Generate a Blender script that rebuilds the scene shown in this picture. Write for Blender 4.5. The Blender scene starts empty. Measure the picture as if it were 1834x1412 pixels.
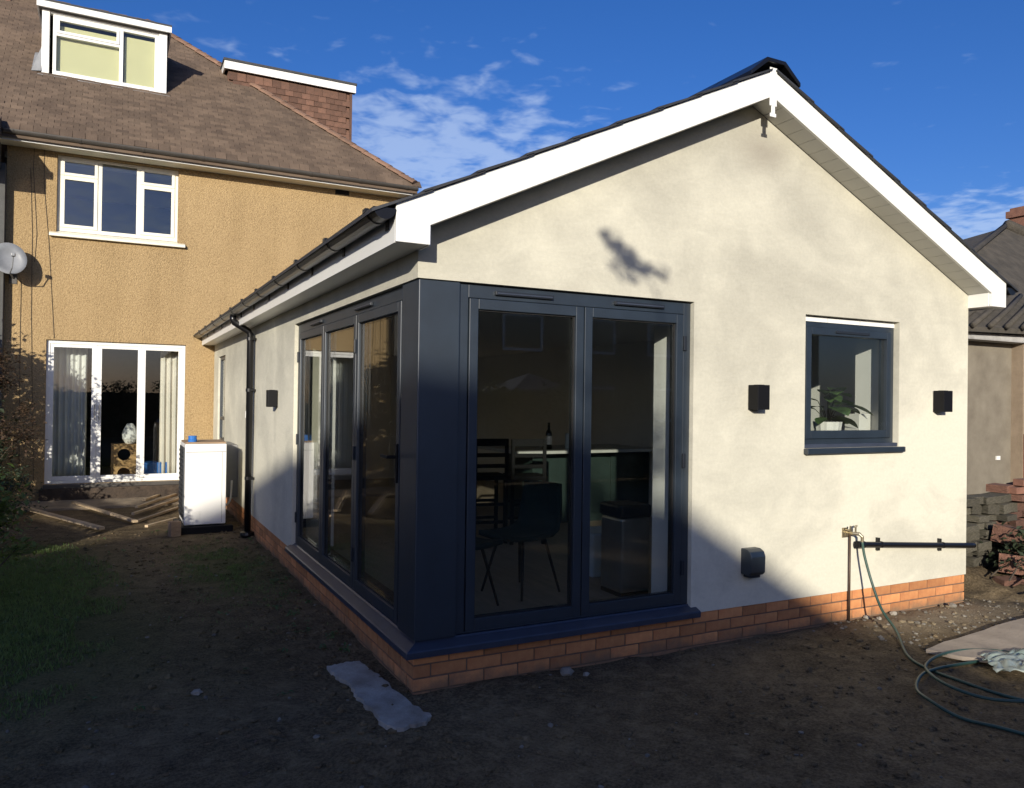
import bpy, bmesh, math, random
from mathutils import Vector, Matrix, noise, geometry
random.seed(7)
scene = bpy.context.scene
COL = scene.collection
# ---------------------------------------------------------------- camera
FPX, YAW, PITCH, ROLL = 1400.65, 0.4739, 0.0071, 0.0135
CAM = Vector((-1.5374, -4.1854, 1.68))
cF = Vector((math.sin(YAW)*math.cos(PITCH), math.cos(YAW)*math.cos(PITCH), math.sin(PITCH)))
cr = Vector((math.cos(YAW), -math.sin(YAW), 0)); cu = cr.cross(cF)
cR = cr*math.cos(ROLL)+cu*math.sin(ROLL); cU = -cr*math.sin(ROLL)+cu*math.cos(ROLL)
cam_data = bpy.data.cameras.new('camera'); cam = bpy.data.objects.new('camera', cam_data); COL.objects.link(cam)
cam_data.sensor_width = 36.0; cam_data.lens = 36.0*FPX/1834.0; cam_data.clip_start = 0.05; cam_data.clip_end = 2000
M = Matrix((cR, cU, -cF)).transposed().to_4x4(); M.translation = CAM
cam.matrix_world = M
scene.camera = cam
# ---------------------------------------------------------------- sky, sun, exposure
SUN = Vector((-0.6, -1.0, 0.3)).normalized()
EL = math.asin(SUN.z); ROT = math.atan2(SUN.x, SUN.y)
TE = SUN.z/math.hypot(SUN.x, SUN.y)
world = bpy.data.worlds.new('World'); scene.world = world; world.use_nodes = True
wn = world.node_tree.nodes; wl = world.node_tree.links; wn.clear()
def wnode(t, **k):
    n = wn.new(t)
    for a, b in k.items(): setattr(n, a, b)
    return n
wout = wnode('ShaderNodeOutputWorld'); wbg = wnode('ShaderNodeBackground'); wbg.inputs[1].default_value = 0.14
sky = wnode('ShaderNodeTexSky', sky_type='NISHITA'); sky.sun_disc = False
sky.sun_elevation = EL; sky.sun_rotation = ROT % (2*math.pi)
sky.air_density = 1.0; sky.dust_density = 1.6; sky.ozone_density = 3.0; sky.altitude = 200
hsv = wnode('ShaderNodeHueSaturation'); hsv.inputs['Saturation'].default_value = 1.15; hsv.inputs['Value'].default_value = 1.0
tint = wnode('ShaderNodeMix', data_type='RGBA', blend_type='MULTIPLY'); tint.inputs['Factor'].default_value = 1.0
wl.new(sky.outputs[0], tint.inputs['A']); tint.inputs['B'].default_value = (0.56, 0.59, 0.83, 1)
wl.new(tint.outputs['Result'], hsv.inputs['Color'])
wtc = wnode('ShaderNodeTexCoord')
sep = wnode('ShaderNodeSeparateXYZ'); wl.new(wtc.outputs['Generated'], sep.inputs[0])
def wmath(op, a, b=None, clamp=False):
    n = wnode('ShaderNodeMath', operation=op); n.use_clamp = clamp
    for i, v in enumerate((a, b)):
        if v is None: continue
        if isinstance(v, (int, float)): n.inputs[i].default_value = v
        else: wl.new(v, n.inputs[i])
    return n.outputs[0]
zz = wmath('MAXIMUM', wmath('ADD', sep.outputs[2], 0.06), 0.03)
cmb = wnode('ShaderNodeCombineXYZ')
wl.new(wmath('DIVIDE', sep.outputs[0], zz), cmb.inputs[0]); wl.new(wmath('DIVIDE', sep.outputs[1], zz), cmb.inputs[1])
def wnoise(scale, detail, rough, dist=0.0, off=(0, 0, 0)):
    mp = wnode('ShaderNodeMapping'); mp.inputs['Location'].default_value = off
    mp.inputs['Rotation'].default_value = (0, 0, 0.5)
    wl.new(cmb.outputs[0], mp.inputs[0])
    n = wnode('ShaderNodeTexNoise'); n.inputs['Scale'].default_value = scale; n.inputs['Detail'].default_value = detail
    n.inputs['Roughness'].default_value = rough; n.inputs['Distortion'].default_value = dist
    wl.new(mp.outputs[0], n.inputs[0]); return n.outputs[0]
big = wnoise(0.7, 2, 0.5, 0, (3.1, 1.4, 0))
mid = wnoise(9.0, 3.5, 0.55, 0.25, (1.3, 0.7, 0))
# banks of thin broken cloud low over the houses
def wbank(x, y, r, k):
    bank = wnode('ShaderNodeVectorMath', operation='DISTANCE'); wl.new(cmb.outputs[0], bank.inputs[0]); bank.inputs[1].default_value = (x, y, 0)
    return wmath('MULTIPLY', wmath('SUBTRACT', 1.0, wmath('DIVIDE', bank.outputs['Value'], r), True), k)
bk = wmath('ADD', wbank(0.95, 2.50, 1.05, 0.50), wmath('ADD', wbank(3.3, 2.1, 0.9, 0.40), wbank(-0.4, -3.2, 3.0, 0.42)))
cov = wmath('ADD', wmath('ADD', wmath('MULTIPLY', wmath('SUBTRACT', big, 0.5), 0.5), bk), mid)
mask = wnode('ShaderNodeMapRange', interpolation_type='SMOOTHSTEP')
mask.inputs['From Min'].default_value = 0.64; mask.inputs['From Max'].default_value = 1.0; mask.inputs['To Max'].default_value = 0.42
wl.new(cov, mask.inputs['Value'])
mix = wnode('ShaderNodeMix', data_type='RGBA'); wl.new(mask.outputs[0], mix.inputs['Factor'])
wl.new(hsv.outputs[0], mix.inputs['A']); mix.inputs['B'].default_value = (4.2, 5.0, 6.2, 1)
wl.new(mix.outputs['Result'], wbg.inputs[0]); wl.new(wbg.outputs[0], wout.inputs[0])
sun_d = bpy.data.lights.new('sun', 'SUN'); sun_d.energy = 5.0; sun_d.angle = math.radians(0.53); sun_d.color = (1.0, 0.925, 0.80)
sun = bpy.data.objects.new('sun', sun_d); COL.objects.link(sun)
sun.rotation_euler = SUN.to_track_quat('Z', 'Y').to_euler(); sun.location = (-10, -20, 20)
scene.view_settings.view_transform = 'Standard'; scene.view_settings.look = 'None'
scene.view_settings.exposure = 0.25; scene.view_settings.gamma = 1.0
scene.render.engine = 'CYCLES'
scene.cycles.max_bounces = 8; scene.cycles.transparent_max_bounces = 16
# ---------------------------------------------------------------- helpers
def ray(px, py): return cF+cR*((px-917)/FPX)-cU*((py-706)/FPX)
def PX(px, py, ax, v):
    d = ray(px, py); i = 'xyz'.index(ax); return CAM+d*((v-CAM[i])/d[i])
def tag(o, label=None, cat=None, group=None, kind=None):
    if label: o['label'] = label
    if cat: o['category'] = cat
    if group: o['group'] = group
    if kind: o['kind'] = kind
    return o
def empty(name, loc, label=None, cat=None, group=None):
    o = bpy.data.objects.new(name, None); COL.objects.link(o); o.location = loc; o.empty_display_size = 0.1
    return tag(o, label, cat, group)
def wloc(o):
    v = Vector(o.location)
    p = o.parent
    return v if p is None else (o.matrix_parent_inverse_world if False else v)
ROOTLOC = {}
def link(o, parent=None):
    COL.objects.link(o)
    if parent is not None:
        o.parent = parent
        top = parent
        while top.parent is not None: top = top.parent
        # all part meshes are written in world coordinates
        if parent.parent is None: o.matrix_parent_inverse = Matrix.Translation(-Vector(parent.location))
        else: o.matrix_parent_inverse = Matrix.Translation(-Vector(parent.location))
    return o
class MB:
    def __init__(s): s.v = []; s.f = []
    def add(s, vs, fs):
        n = len(s.v); s.v.extend([tuple(a) for a in vs]); s.f.extend([tuple(i+n for i in f) for f in fs]); return s
    def box(s, x0, x1, y0, y1, z0, z1):
        if x0 > x1: x0, x1 = x1, x0
        if y0 > y1: y0, y1 = y1, y0
        if z0 > z1: z0, z1 = z1, z0
        return s.add([(x0,y0,z0),(x1,y0,z0),(x1,y1,z0),(x0,y1,z0),(x0,y0,z1),(x1,y0,z1),(x1,y1,z1),(x0,y1,z1)],
                     [(0,3,2,1),(4,5,6,7),(0,1,5,4),(1,2,6,5),(2,3,7,6),(3,0,4,7)])
    def obox(s, c, sz, rot=None):
        r = rot if rot is not None else Matrix.Identity(3)
        c = Vector(c); hx, hy, hz = sz[0]/2, sz[1]/2, sz[2]/2
        vs = [c+r@Vector((a*hx, b*hy, d*hz)) for d in (-1, 1) for a, b in ((-1,-1),(1,-1),(1,1),(-1,1))]
        return s.add(vs, [(0,3,2,1),(4,5,6,7),(0,1,5,4),(1,2,6,5),(2,3,7,6),(3,0,4,7)])
    def prism(s, loops, axis, d0, d1):
        def P(u, w, d): return (u, d, w) if axis == 'y' else ((d, u, w) if axis == 'x' else (u, w, d))
        tri = geometry.tessellate_polygon([[Vector((a, b, 0)) for a, b in l] for l in loops])
        flat = [p for l in loops for p in l]
        n = len(flat)
        vs = [P(a, b, d0) for a, b in flat]+[P(a, b, d1) for a, b in flat]
        fs = []
        for t in tri: fs.append(tuple(t)); fs.append(tuple(i+n for i in reversed(t)))
        k = 0
        for l in loops:
            m = len(l)
            for i in range(m): fs.append((k+i, k+(i+1) % m, k+(i+1) % m+n, k+i+n))
            k += m
        return s.add(vs, fs)
    def tube(s, path, r, n=8, caps=True):
        path = [Vector(p) for p in path]; rings = []
        up = Vector((0, 0, 1)); prev = None
        for i, p in enumerate(path):
            t = (path[min(i+1, len(path)-1)]-path[max(i-1, 0)])
            if t.length < 1e-9: t = Vector((0, 0, 1))
            t.normalize()
            if prev is None:
                a = t.cross(up if abs(t.z) < 0.9 else Vector((1, 0, 0))).normalized()
            else:
                a = prev-t*prev.dot(t)
                a = a.normalized() if a.length > 1e-6 else t.orthogonal().normalized()
            prev = a; b = t.cross(a)
            rr = r[i] if isinstance(r, (list, tuple)) else r
            rings.append([p+(a*math.cos(2*math.pi*k/n)+b*math.sin(2*math.pi*k/n))*rr for k in range(n)])
        vs = [v for rg in rings for v in rg]; fs = []
        for i in range(len(path)-1):
            for k in range(n):
                fs.append((i*n+k, i*n+(k+1) % n, (i+1)*n+(k+1) % n, (i+1)*n+k))
        if caps:
            fs.append(tuple(range(n-1, -1, -1))); fs.append(tuple((len(path)-1)*n+k for k in range(n)))
        return s.add(vs, fs)
    def lathe(s, prof, c, n=16):
        vs = []; fs = []; m = len(prof)
        for k in range(n):
            a = 2*math.pi*k/n
            for r, z in prof: vs.append((c[0]+r*math.cos(a), c[1]+r*math.sin(a), c[2]+z))
        for k in range(n):
            for i in range(m-1):
                fs.append((k*m+i, ((k+1) % n)*m+i, ((k+1) % n)*m+i+1, k*m+i+1))
        return s.add(vs, fs)
    def build(s, name, mat, parent=None, bevel=0.0, smooth=False, recalc=True):
        me = bpy.data.meshes.new(name); me.from_pydata(s.v, [], s.f)
        if bevel > 0 or recalc:
            bm = bmesh.new(); bm.from_mesh(me)
            if recalc: bmesh.ops.recalc_face_normals(bm, faces=bm.faces)
            if bevel > 0:
                es = [e for e in bm.edges if len(e.link_faces) == 2 and e.calc_face_angle(0) > 0.5]
                bmesh.ops.bevel(bm, geom=es, offset=bevel, segments=2, profile=0.6, affect='EDGES')
            bm.to_mesh(me); bm.free()
        if smooth:
            for p in me.polygons: p.use_smooth = True
        me.materials.append(MAT[mat])
        return link(bpy.data.objects.new(name, me), parent)
def part(name, mat, parent, *boxes, bevel=0.0):
    m = MB()
    for b in boxes: m.box(*b)
    return m.build(name, mat, parent, bevel)
# ---------------------------------------------------------------- materials
MAT = {}
def new_mat(name):
    m = bpy.data.materials.new(name); m.use_nodes = True; MAT[name] = m
    nt = m.node_tree; b = nt.nodes['Principled BSDF']; return m, nt, b
def nz(nt, scale, detail=4, rough=0.55, vec=None, dist=0.0, stretch=None):
    n = nt.nodes.new('ShaderNodeTexNoise'); n.inputs['Scale'].default_value = scale; n.inputs['Detail'].default_value = detail
    n.inputs['Roughness'].default_value = rough; n.inputs['Distortion'].default_value = dist
    tc = nt.nodes.new('ShaderNodeTexCoord'); src = tc.outputs['Object']
    if stretch:
        mp = nt.nodes.new('ShaderNodeMapping'); mp.inputs['Scale'].default_value = stretch
        nt.links.new(src, mp.inputs[0]); src = mp.outputs[0]
    nt.links.new(src, n.inputs['Vector']); return n.outputs['Fac']
def ramp(nt, fac, stops):
    r = nt.nodes.new('ShaderNodeValToRGB'); e = r.color_ramp.elements
    while len(e) < len(stops): e.new(0.5)
    for i, (p, c) in enumerate(stops): e[i].position = p; e[i].color = (*c, 1) if len(c) == 3 else c
    nt.links.new(fac, r.inputs[0]); return r.outputs[0]
def mixc(nt, fac, a, b, mode='MIX'):
    m = nt.nodes.new('ShaderNodeMix'); m.data_type = 'RGBA'; m.blend_type = mode
    for k, v in (('Factor', fac), ('A', a), ('B', b)):
        if isinstance(v, (int, float)): m.inputs[k].default_value = v
        elif isinstance(v, tuple): m.inputs[k].default_value = (*v, 1)
        else: nt.links.new(v, m.inputs[k])
    return m.outputs['Result']
def bump(nt, b, h, strength=0.3, dist=0.01):
    n = nt.nodes.new('ShaderNodeBump'); n.inputs['Strength'].default_value = strength; n.inputs['Distance'].default_value = dist
    nt.links.new(h, n.inputs['Height']); nt.links.new(n.outputs[0], b.inputs['Normal'])
def mth(nt, op, a, b=0.0, clamp=False):
    n = nt.nodes.new('ShaderNodeMath'); n.operation = op; n.use_clamp = clamp
    for i, v in enumerate((a, b)):
        if isinstance(v, (int, float)): n.inputs[i].default_value = v
        else: nt.links.new(v, n.inputs[i])
    return n.outputs[0]
def simple(name, col, rough=0.6, metal=0.0, var=0.15, scale=6.0, bmp=0.0, bscale=60.0, spec=0.5, col2=None, rnd=0.0, stretch=None, dist=0.01, sub=0.0):
    m, nt, b = new_mat(name)
    c2 = col2 if col2 else tuple(c*(1-var) for c in col)
    f = nz(nt, scale, 5, 0.6, stretch=stretch)
    c = ramp(nt, f, [(0.3, c2), (0.7, col)])
    if rnd:
        oi = nt.nodes.new('ShaderNodeObjectInfo')
        k = nt.nodes.new('ShaderNodeMapRange'); k.inputs['To Min'].default_value = 1-rnd; k.inputs['To Max'].default_value = 1+rnd*0.6
        nt.links.new(oi.outputs['Random'], k.inputs['Value'])
        vm = nt.nodes.new('ShaderNodeVectorMath'); vm.operation = 'SCALE'
        nt.links.new(c, vm.inputs[0]); nt.links.new(k.outputs[0], vm.inputs['Scale']); c = vm.outputs[0]
    nt.links.new(c, b.inputs['Base Color'])
    b.inputs['Roughness'].default_value = rough; b.inputs['Metallic'].default_value = metal
    b.inputs['Specular IOR Level'].default_value = spec
    if sub: b.inputs['Subsurface Weight'].default_value = sub
    if bmp: bump(nt, b, nz(nt, bscale, 5, 0.65), bmp, dist)
    return m
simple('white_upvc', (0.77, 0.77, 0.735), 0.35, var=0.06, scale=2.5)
simple('cream_upvc', (0.78, 0.75, 0.62), 0.45, var=0.10, scale=3)
simple('anthracite', (0.016, 0.026, 0.038), 0.44, var=0.3, scale=6, bmp=0.06, bscale=220, dist=0.002, spec=1.0)
simple('anthracite_dark', (0.016, 0.020, 0.027), 0.45, var=0.2, scale=5)
simple('cill_metal', (0.045, 0.055, 0.08), 0.38, var=0.3, scale=7)
simple('black_plastic', (0.007, 0.007, 0.008), 0.3, var=0.2, scale=9)
simple('black_matt', (0.005, 0.005, 0.006), 0.6, var=0.2, spec=0.25)
simple('rubber', (0.01, 0.01, 0.01), 0.7)
simple('slate', (0.035, 0.037, 0.042), 0.6, var=0.4, scale=5, bmp=0.3, bscale=30, rnd=0.2)
simple('plinth_brick', (0.61, 0.275, 0.105), 0.85, scale=14, col2=(0.46, 0.18, 0.07), rnd=0.32, bmp=0.5, bscale=90, dist=0.004)
simple('mortar', (0.20, 0.125, 0.085), 0.95, var=0.35, scale=20, bmp=0.6, bscale=120)
simple('copper', (0.09, 0.055, 0.035), 0.5, 0.3, var=0.4, scale=20)
simple('brass', (0.42, 0.36, 0.24), 0.35, 0.8, var=0.3, scale=30)
simple('hose_green', (0.035, 0.085, 0.065), 0.45, var=0.4, scale=4)
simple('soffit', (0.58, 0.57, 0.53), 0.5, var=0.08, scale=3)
simple('room_white', (0.80, 0.78, 0.72), 0.9, var=0.06)
simple('room_floor', (0.34, 0.27, 0.19), 0.5, var=0.3, scale=3, stretch=(8, 1, 1))
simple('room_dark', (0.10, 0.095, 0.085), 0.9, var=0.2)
simple('green_cabinet', (0.022, 0.038, 0.032), 0.5, var=0.2)
simple('worktop', (0.50, 0.50, 0.46), 0.3, var=0.2, scale=8)
simple('black_wood', (0.006, 0.006, 0.006), 0.7, var=0.3, spec=0.2)
simple('green_velvet', (0.008, 0.022, 0.017), 0.9, var=0.3)
simple('steel', (0.42, 0.41, 0.39), 0.32, 0.9, var=0.15)
simple('bottle_glass', (0.012, 0.018, 0.012), 0.1)
simple('paper', (0.8, 0.79, 0.74), 0.8)
simple('canopy_cloth', (0.10, 0.12, 0.16), 0.9)
simple('pale_plastic', (0.45, 0.55, 0.62), 0.4)
simple('pot_white', (0.78, 0.76, 0.70), 0.5, var=0.05)
simple('soil', (0.03, 0.022, 0.015), 1.0)
simple('metal_white', (0.80, 0.79, 0.75), 0.35, var=0.08, scale=3)
simple('grille_dark', (0.05, 0.055, 0.06), 0.5, var=0.3)
simple('blue_plastic', (0.03, 0.16, 0.50), 0.4)
simple('wood_board', (0.36, 0.25, 0.15), 0.8, col2=(0.24, 0.16, 0.10), scale=5, stretch=(1, 8, 8), bmp=0.3, bscale=30)
simple('pine_wood', (0.50, 0.31, 0.13), 0.6, col2=(0.42, 0.24, 0.09), scale=5, stretch=(1, 6, 6))
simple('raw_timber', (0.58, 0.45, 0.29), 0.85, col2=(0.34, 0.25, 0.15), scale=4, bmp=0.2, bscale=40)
simple('grey_cabinet', (0.22, 0.22, 0.21), 0.6, var=0.15)
simple('dish_grey', (0.26, 0.27, 0.28), 0.4, var=0.25, scale=6)
simple('old_brick', (0.27, 0.13, 0.085), 0.95, col2=(0.17, 0.08, 0.055), scale=9, rnd=0.3, bmp=0.6, bscale=50)
simple('grey_render', (0.10, 0.10, 0.095), 0.95, var=0.3)
simple('cable', (0.05, 0.04, 0.03), 0.7)
simple('gutter_brown', (0.075, 0.068, 0.06), 0.4, var=0.3, scale=6)
simple('roof_tile', (0.145, 0.103, 0.070), 0.95, col2=(0.088, 0.061, 0.042), scale=2.2, bmp=0.8, bscale=45, dist=0.01)
def island_tone(name, lo, hi):
    nt = MAT[name].node_tree; b = nt.nodes['Principled BSDF']; src = b.inputs['Base Color'].links[0].from_socket
    g = nt.nodes.new('ShaderNodeNewGeometry'); k = nt.nodes.new('ShaderNodeMapRange'); k.inputs['To Min'].default_value = lo; k.inputs['To Max'].default_value = hi
    nt.links.new(g.outputs['Random Per Island'], k.inputs['Value']); vm = nt.nodes.new('ShaderNodeVectorMath'); vm.operation = 'SCALE'
    nt.links.new(src, vm.inputs[0]); nt.links.new(k.outputs[0], vm.inputs['Scale']); nt.links.new(vm.outputs[0], b.inputs['Base Color'])
simple('hip_tile', (0.22, 0.13, 0.085), 0.9, col2=(0.15, 0.09, 0.06), scale=8, rnd=0.25, bmp=0.5, bscale=60)
simple('hung_tile', (0.165, 0.085, 0.055), 0.9, col2=(0.105, 0.06, 0.042), scale=9, rnd=0.35, bmp=0.5, bscale=60)
simple('lead', (0.26, 0.27, 0.28), 0.6, var=0.3, scale=8)
simple('felt', (0.06, 0.062, 0.066), 0.95, var=0.35, scale=10, bmp=0.6, bscale=60)
simple('blind', (0.64, 0.60, 0.34), 0.9, var=0.06, scale=2)
simple('curtain', (0.80, 0.79, 0.75), 0.95, var=0.1, scale=4)
simple('curtain_cream', (0.78, 0.72, 0.63), 0.95, var=0.1, scale=4)
simple('concrete', (0.42, 0.41, 0.39), 0.9, var=0.35, scale=8, bmp=0.6, bscale=50)
simple('patio_dirt', (0.30, 0.235, 0.16), 0.95, var=0.45, scale=4, bmp=0.8, bscale=30)
simple('dusty_concrete', (0.46, 0.435, 0.385), 0.95, scale=5, col2=(0.20, 0.175, 0.14), bmp=0.7, bscale=60, dist=0.01)
simple('pale_concrete', (0.40, 0.33, 0.25), 0.9, var=0.3, scale=5, bmp=0.6, bscale=40)
simple('stone_grey', (0.17, 0.15, 0.11), 0.95, col2=(0.065, 0.06, 0.038), scale=7, rnd=0.35, bmp=0.9, bscale=25, dist=0.02)
simple('stone_red', (0.27, 0.135, 0.09), 0.95, col2=(0.12, 0.06, 0.042), scale=7, rnd=0.3, bmp=0.9, bscale=25, dist=0.02)
simple('pebble', (0.27, 0.245, 0.20), 0.9, var=0.4, scale=20, rnd=0.3)
simple('twig', (0.10, 0.075, 0.05), 0.9, var=0.4)
simple('bark', (0.07, 0.05, 0.035), 0.95, col2=(0.035, 0.026, 0.02), scale=8, bmp=0.8, bscale=20, dist=0.03)
simple('neighbour_render', (0.21, 0.185, 0.14), 0.95, col2=(0.14, 0.12, 0.09), scale=3.5, bmp=0.5, bscale=40)
simple('pale_render', (0.30, 0.235, 0.165), 0.95, col2=(0.21, 0.16, 0.11), scale=4, bmp=0.5, bscale=40)
simple('neighbour_brick', (0.36, 0.17, 0.10), 0.95, col2=(0.24, 0.11, 0.07), scale=10, bmp=0.5, bscale=40)
simple('far_roof', (0.085, 0.073, 0.056), 0.95, col2=(0.042, 0.037, 0.028), scale=5, bmp=0.9, bscale=14, dist=0.03)
simple('fence_wood', (0.13, 0.095, 0.06), 0.9, col2=(0.08, 0.055, 0.035), scale=4, stretch=(1, 1, 6))
simple('house_brick', (0.24, 0.13, 0.09), 0.95, col2=(0.17, 0.09, 0.06), scale=6)
def splash(name):
    nt = MAT[name].node_tree; b = nt.nodes['Principled BSDF']; src = b.inputs['Base Color'].links[0].from_socket
    g = nt.nodes.new('ShaderNodeNewGeometry'); sx = nt.nodes.new('ShaderNodeSeparateXYZ'); nt.links.new(g.outputs['Position'], sx.inputs[0])
    n = nt.nodes.new('ShaderNodeTexNoise'); n.inputs['Scale'].default_value = 7.0; n.inputs['Detail'].default_value = 6; n.inputs['Roughness'].default_value = 0.7; nt.links.new(g.outputs['Position'], n.inputs['Vector'])
    v = mth(nt, 'SUBTRACT', mth(nt, 'MULTIPLY', n.outputs['Fac'], 0.26), sx.outputs[2])
    k = nt.nodes.new('ShaderNodeMapRange'); k.interpolation_type = 'SMOOTHSTEP'; nt.links.new(v, k.inputs['Value']); k.inputs['From Min'].default_value = 0.03; k.inputs['From Max'].default_value = 0.14; k.inputs['To Max'].default_value = 0.75
    nt.links.new(mixc(nt, k.outputs[0], src, (0.15, 0.11, 0.07)), b.inputs['Base Color'])
splash('plinth_brick'); splash('mortar')
island_tone('roof_tile', 0.78, 1.18); island_tone('pebble', 0.6, 1.25)
simple('dark_glass', (0.02, 0.022, 0.025), 0.08)
# leaf materials: thin leaves let some light through
def leaf_mat(name, col, col2):
    m, nt, b = new_mat(name)
    oi = nt.nodes.new('ShaderNodeTexCoord')
    f = nz(nt, 9.0, 3, 0.6)
    c = ramp(nt, f, [(0.3, col2), (0.7, col)])
    nt.links.new(c, b.inputs['Base Color']); b.inputs['Roughness'].default_value = 0.55
    tr = nt.nodes.new('ShaderNodeBsdfTranslucent'); nt.links.new(c, tr.inputs[0])
    mx = nt.nodes.new('ShaderNodeMixShader'); mx.inputs[0].default_value = 0.3
    out = nt.nodes['Material Output']
    nt.links.new(b.outputs[0], mx.inputs[1]); nt.links.new(tr.outputs[0], mx.inputs[2]); nt.links.new(mx.outputs[0], out.inputs[0])
leaf_mat('leaf_dark', (0.055, 0.075, 0.035), (0.03, 0.04, 0.022))
leaf_mat('leaf_bronze', (0.13, 0.075, 0.045), (0.05, 0.045, 0.03))
leaf_mat('leaf_bright', (0.16, 0.22, 0.05), (0.07, 0.12, 0.03))
leaf_mat('leaf_plant', (0.10, 0.17, 0.05), (0.04, 0.08, 0.03))
leaf_mat('grass_blade', (0.14, 0.215, 0.055), (0.085, 0.13, 0.034))
# glass: mirror share by angle (Schlick), the rest lets light straight through
def glass_mat(name, f0, tint):
    m, nt, b = new_mat(name); nt.nodes.remove(b)
    lw = nt.nodes.new('ShaderNodeLayerWeight'); lw.inputs['Blend'].default_value = 0.5
    p = mth(nt, 'POWER', lw.outputs['Facing'], 5.0)
    fr = mth(nt, 'ADD', f0, mth(nt, 'MULTIPLY', p, 1-f0), True)
    g = nt.nodes.new('ShaderNodeBsdfGlossy'); g.inputs['Roughness'].default_value = 0.0
    t = nt.nodes.new('ShaderNodeBsdfTransparent'); t.inputs[0].default_value = (*tint, 1)
    mx = nt.nodes.new('ShaderNodeMixShader'); nt.links.new(fr, mx.inputs[0])
    nt.links.new(t.outputs[0], mx.inputs[1]); nt.links.new(g.outputs[0], mx.inputs[2])
    nt.links.new(mx.outputs[0], nt.nodes['Material Output'].inputs[0])
glass_mat('glass', 0.07, (0.90, 0.92, 0.91))
glass_mat('glass_upper', 0.11, (0.85, 0.87, 0.86))
glass_mat('glass_clear', 0.05, (0.92, 0.94, 0.93))
# sand and cement render, still drying in patches
def render_mat():
    m, nt, b = new_mat('wall_render')
    n1 = nz(nt, 0.95, 5, 0.52, dist=0.8); n2 = nz(nt, 3.2, 6, 0.6, dist=0.8, stretch=(1, 1, 1.5)); n3 = nz(nt, 40, 4, 0.7)
    f = mth(nt, 'ADD', mth(nt, 'MULTIPLY', n1, 0.72), mth(nt, 'MULTIPLY', n2, 0.28))
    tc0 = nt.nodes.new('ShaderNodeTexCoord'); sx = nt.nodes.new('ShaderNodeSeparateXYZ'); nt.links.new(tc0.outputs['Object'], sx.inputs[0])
    # the colour turns greyer towards the top of the wall
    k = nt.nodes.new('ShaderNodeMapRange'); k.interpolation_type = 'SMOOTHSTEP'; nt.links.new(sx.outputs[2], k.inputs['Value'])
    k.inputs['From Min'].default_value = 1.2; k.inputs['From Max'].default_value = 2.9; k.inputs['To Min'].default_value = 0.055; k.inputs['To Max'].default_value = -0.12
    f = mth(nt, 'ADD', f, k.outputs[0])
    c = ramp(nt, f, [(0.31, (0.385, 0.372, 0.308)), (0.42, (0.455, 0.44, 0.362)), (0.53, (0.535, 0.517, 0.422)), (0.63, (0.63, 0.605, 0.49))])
    c = mixc(nt, 0.12, c, ramp(nt, n3, [(0.3, (0.3, 0.27, 0.21)), (0.7, (0.75, 0.7, 0.56))]))
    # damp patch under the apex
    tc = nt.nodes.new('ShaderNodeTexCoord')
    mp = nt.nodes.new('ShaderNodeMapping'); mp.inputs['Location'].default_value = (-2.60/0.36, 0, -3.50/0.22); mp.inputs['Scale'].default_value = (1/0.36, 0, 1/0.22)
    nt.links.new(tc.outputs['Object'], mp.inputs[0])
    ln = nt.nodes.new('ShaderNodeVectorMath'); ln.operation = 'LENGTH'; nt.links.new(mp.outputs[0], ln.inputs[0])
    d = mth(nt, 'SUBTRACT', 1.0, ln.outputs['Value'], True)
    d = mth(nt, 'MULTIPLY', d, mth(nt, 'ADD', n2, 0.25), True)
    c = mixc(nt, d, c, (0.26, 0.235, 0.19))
    nt.links.new(c, b.inputs['Base Color']); b.inputs['Roughness'].default_value = 0.95; b.inputs['Specular IOR Level'].default_value = 0.15
    h = mth(nt, 'ADD', mth(nt, 'MULTIPLY', nz(nt, 5, 4, 0.6, stretch=(1, 1, 2.5)), 1.0), mth(nt, 'MULTIPLY', nz(nt, 120, 3, 0.7), 0.12))
    bump(nt, b, h, 0.4, 0.014)
render_mat()
def dash_mat():
    m, nt, b = new_mat('pebbledash')
    n1 = nz(nt, 1.2, 4, 0.6); n2 = nz(nt, 38, 5, 0.8); 
    vo = nt.nodes.new('ShaderNodeTexVoronoi'); vo.inputs['Scale'].default_value = 55
    tc = nt.nodes.new('ShaderNodeTexCoord'); nt.links.new(tc.outputs['Object'], vo.inputs['Vector'])
    c = ramp(nt, n1, [(0.3, (0.35, 0.243, 0.124)), (0.7, (0.42, 0.298, 0.154))])
    c = mixc(nt, 0.45, c, ramp(nt, n2, [(0.36, (0.12, 0.08, 0.04)), (0.56, (0.43, 0.315, 0.165))]), 'MIX')
    st = ramp(nt, nz(nt, 1.0, 5, 0.6, stretch=(3.5, 3.5, 0.35)), [(0.38, (0.62, 0.60, 0.56)), (0.56, (1.0, 1.0, 1.0))])
    c = mixc(nt, 0.2, c, st, 'MULTIPLY')
    nt.links.new(c, b.inputs['Base Color']); b.inputs['Roughness'].default_value = 0.95; b.inputs['Specular IOR Level'].default_value = 0.1
    h = mth(nt, 'ADD', mth(nt, 'MULTIPLY', vo.outputs['Distance'], -1.0), mth(nt, 'MULTIPLY', n2, 0.8))
    bump(nt, b, h, 0.8, 0.011)
dash_mat()
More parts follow.
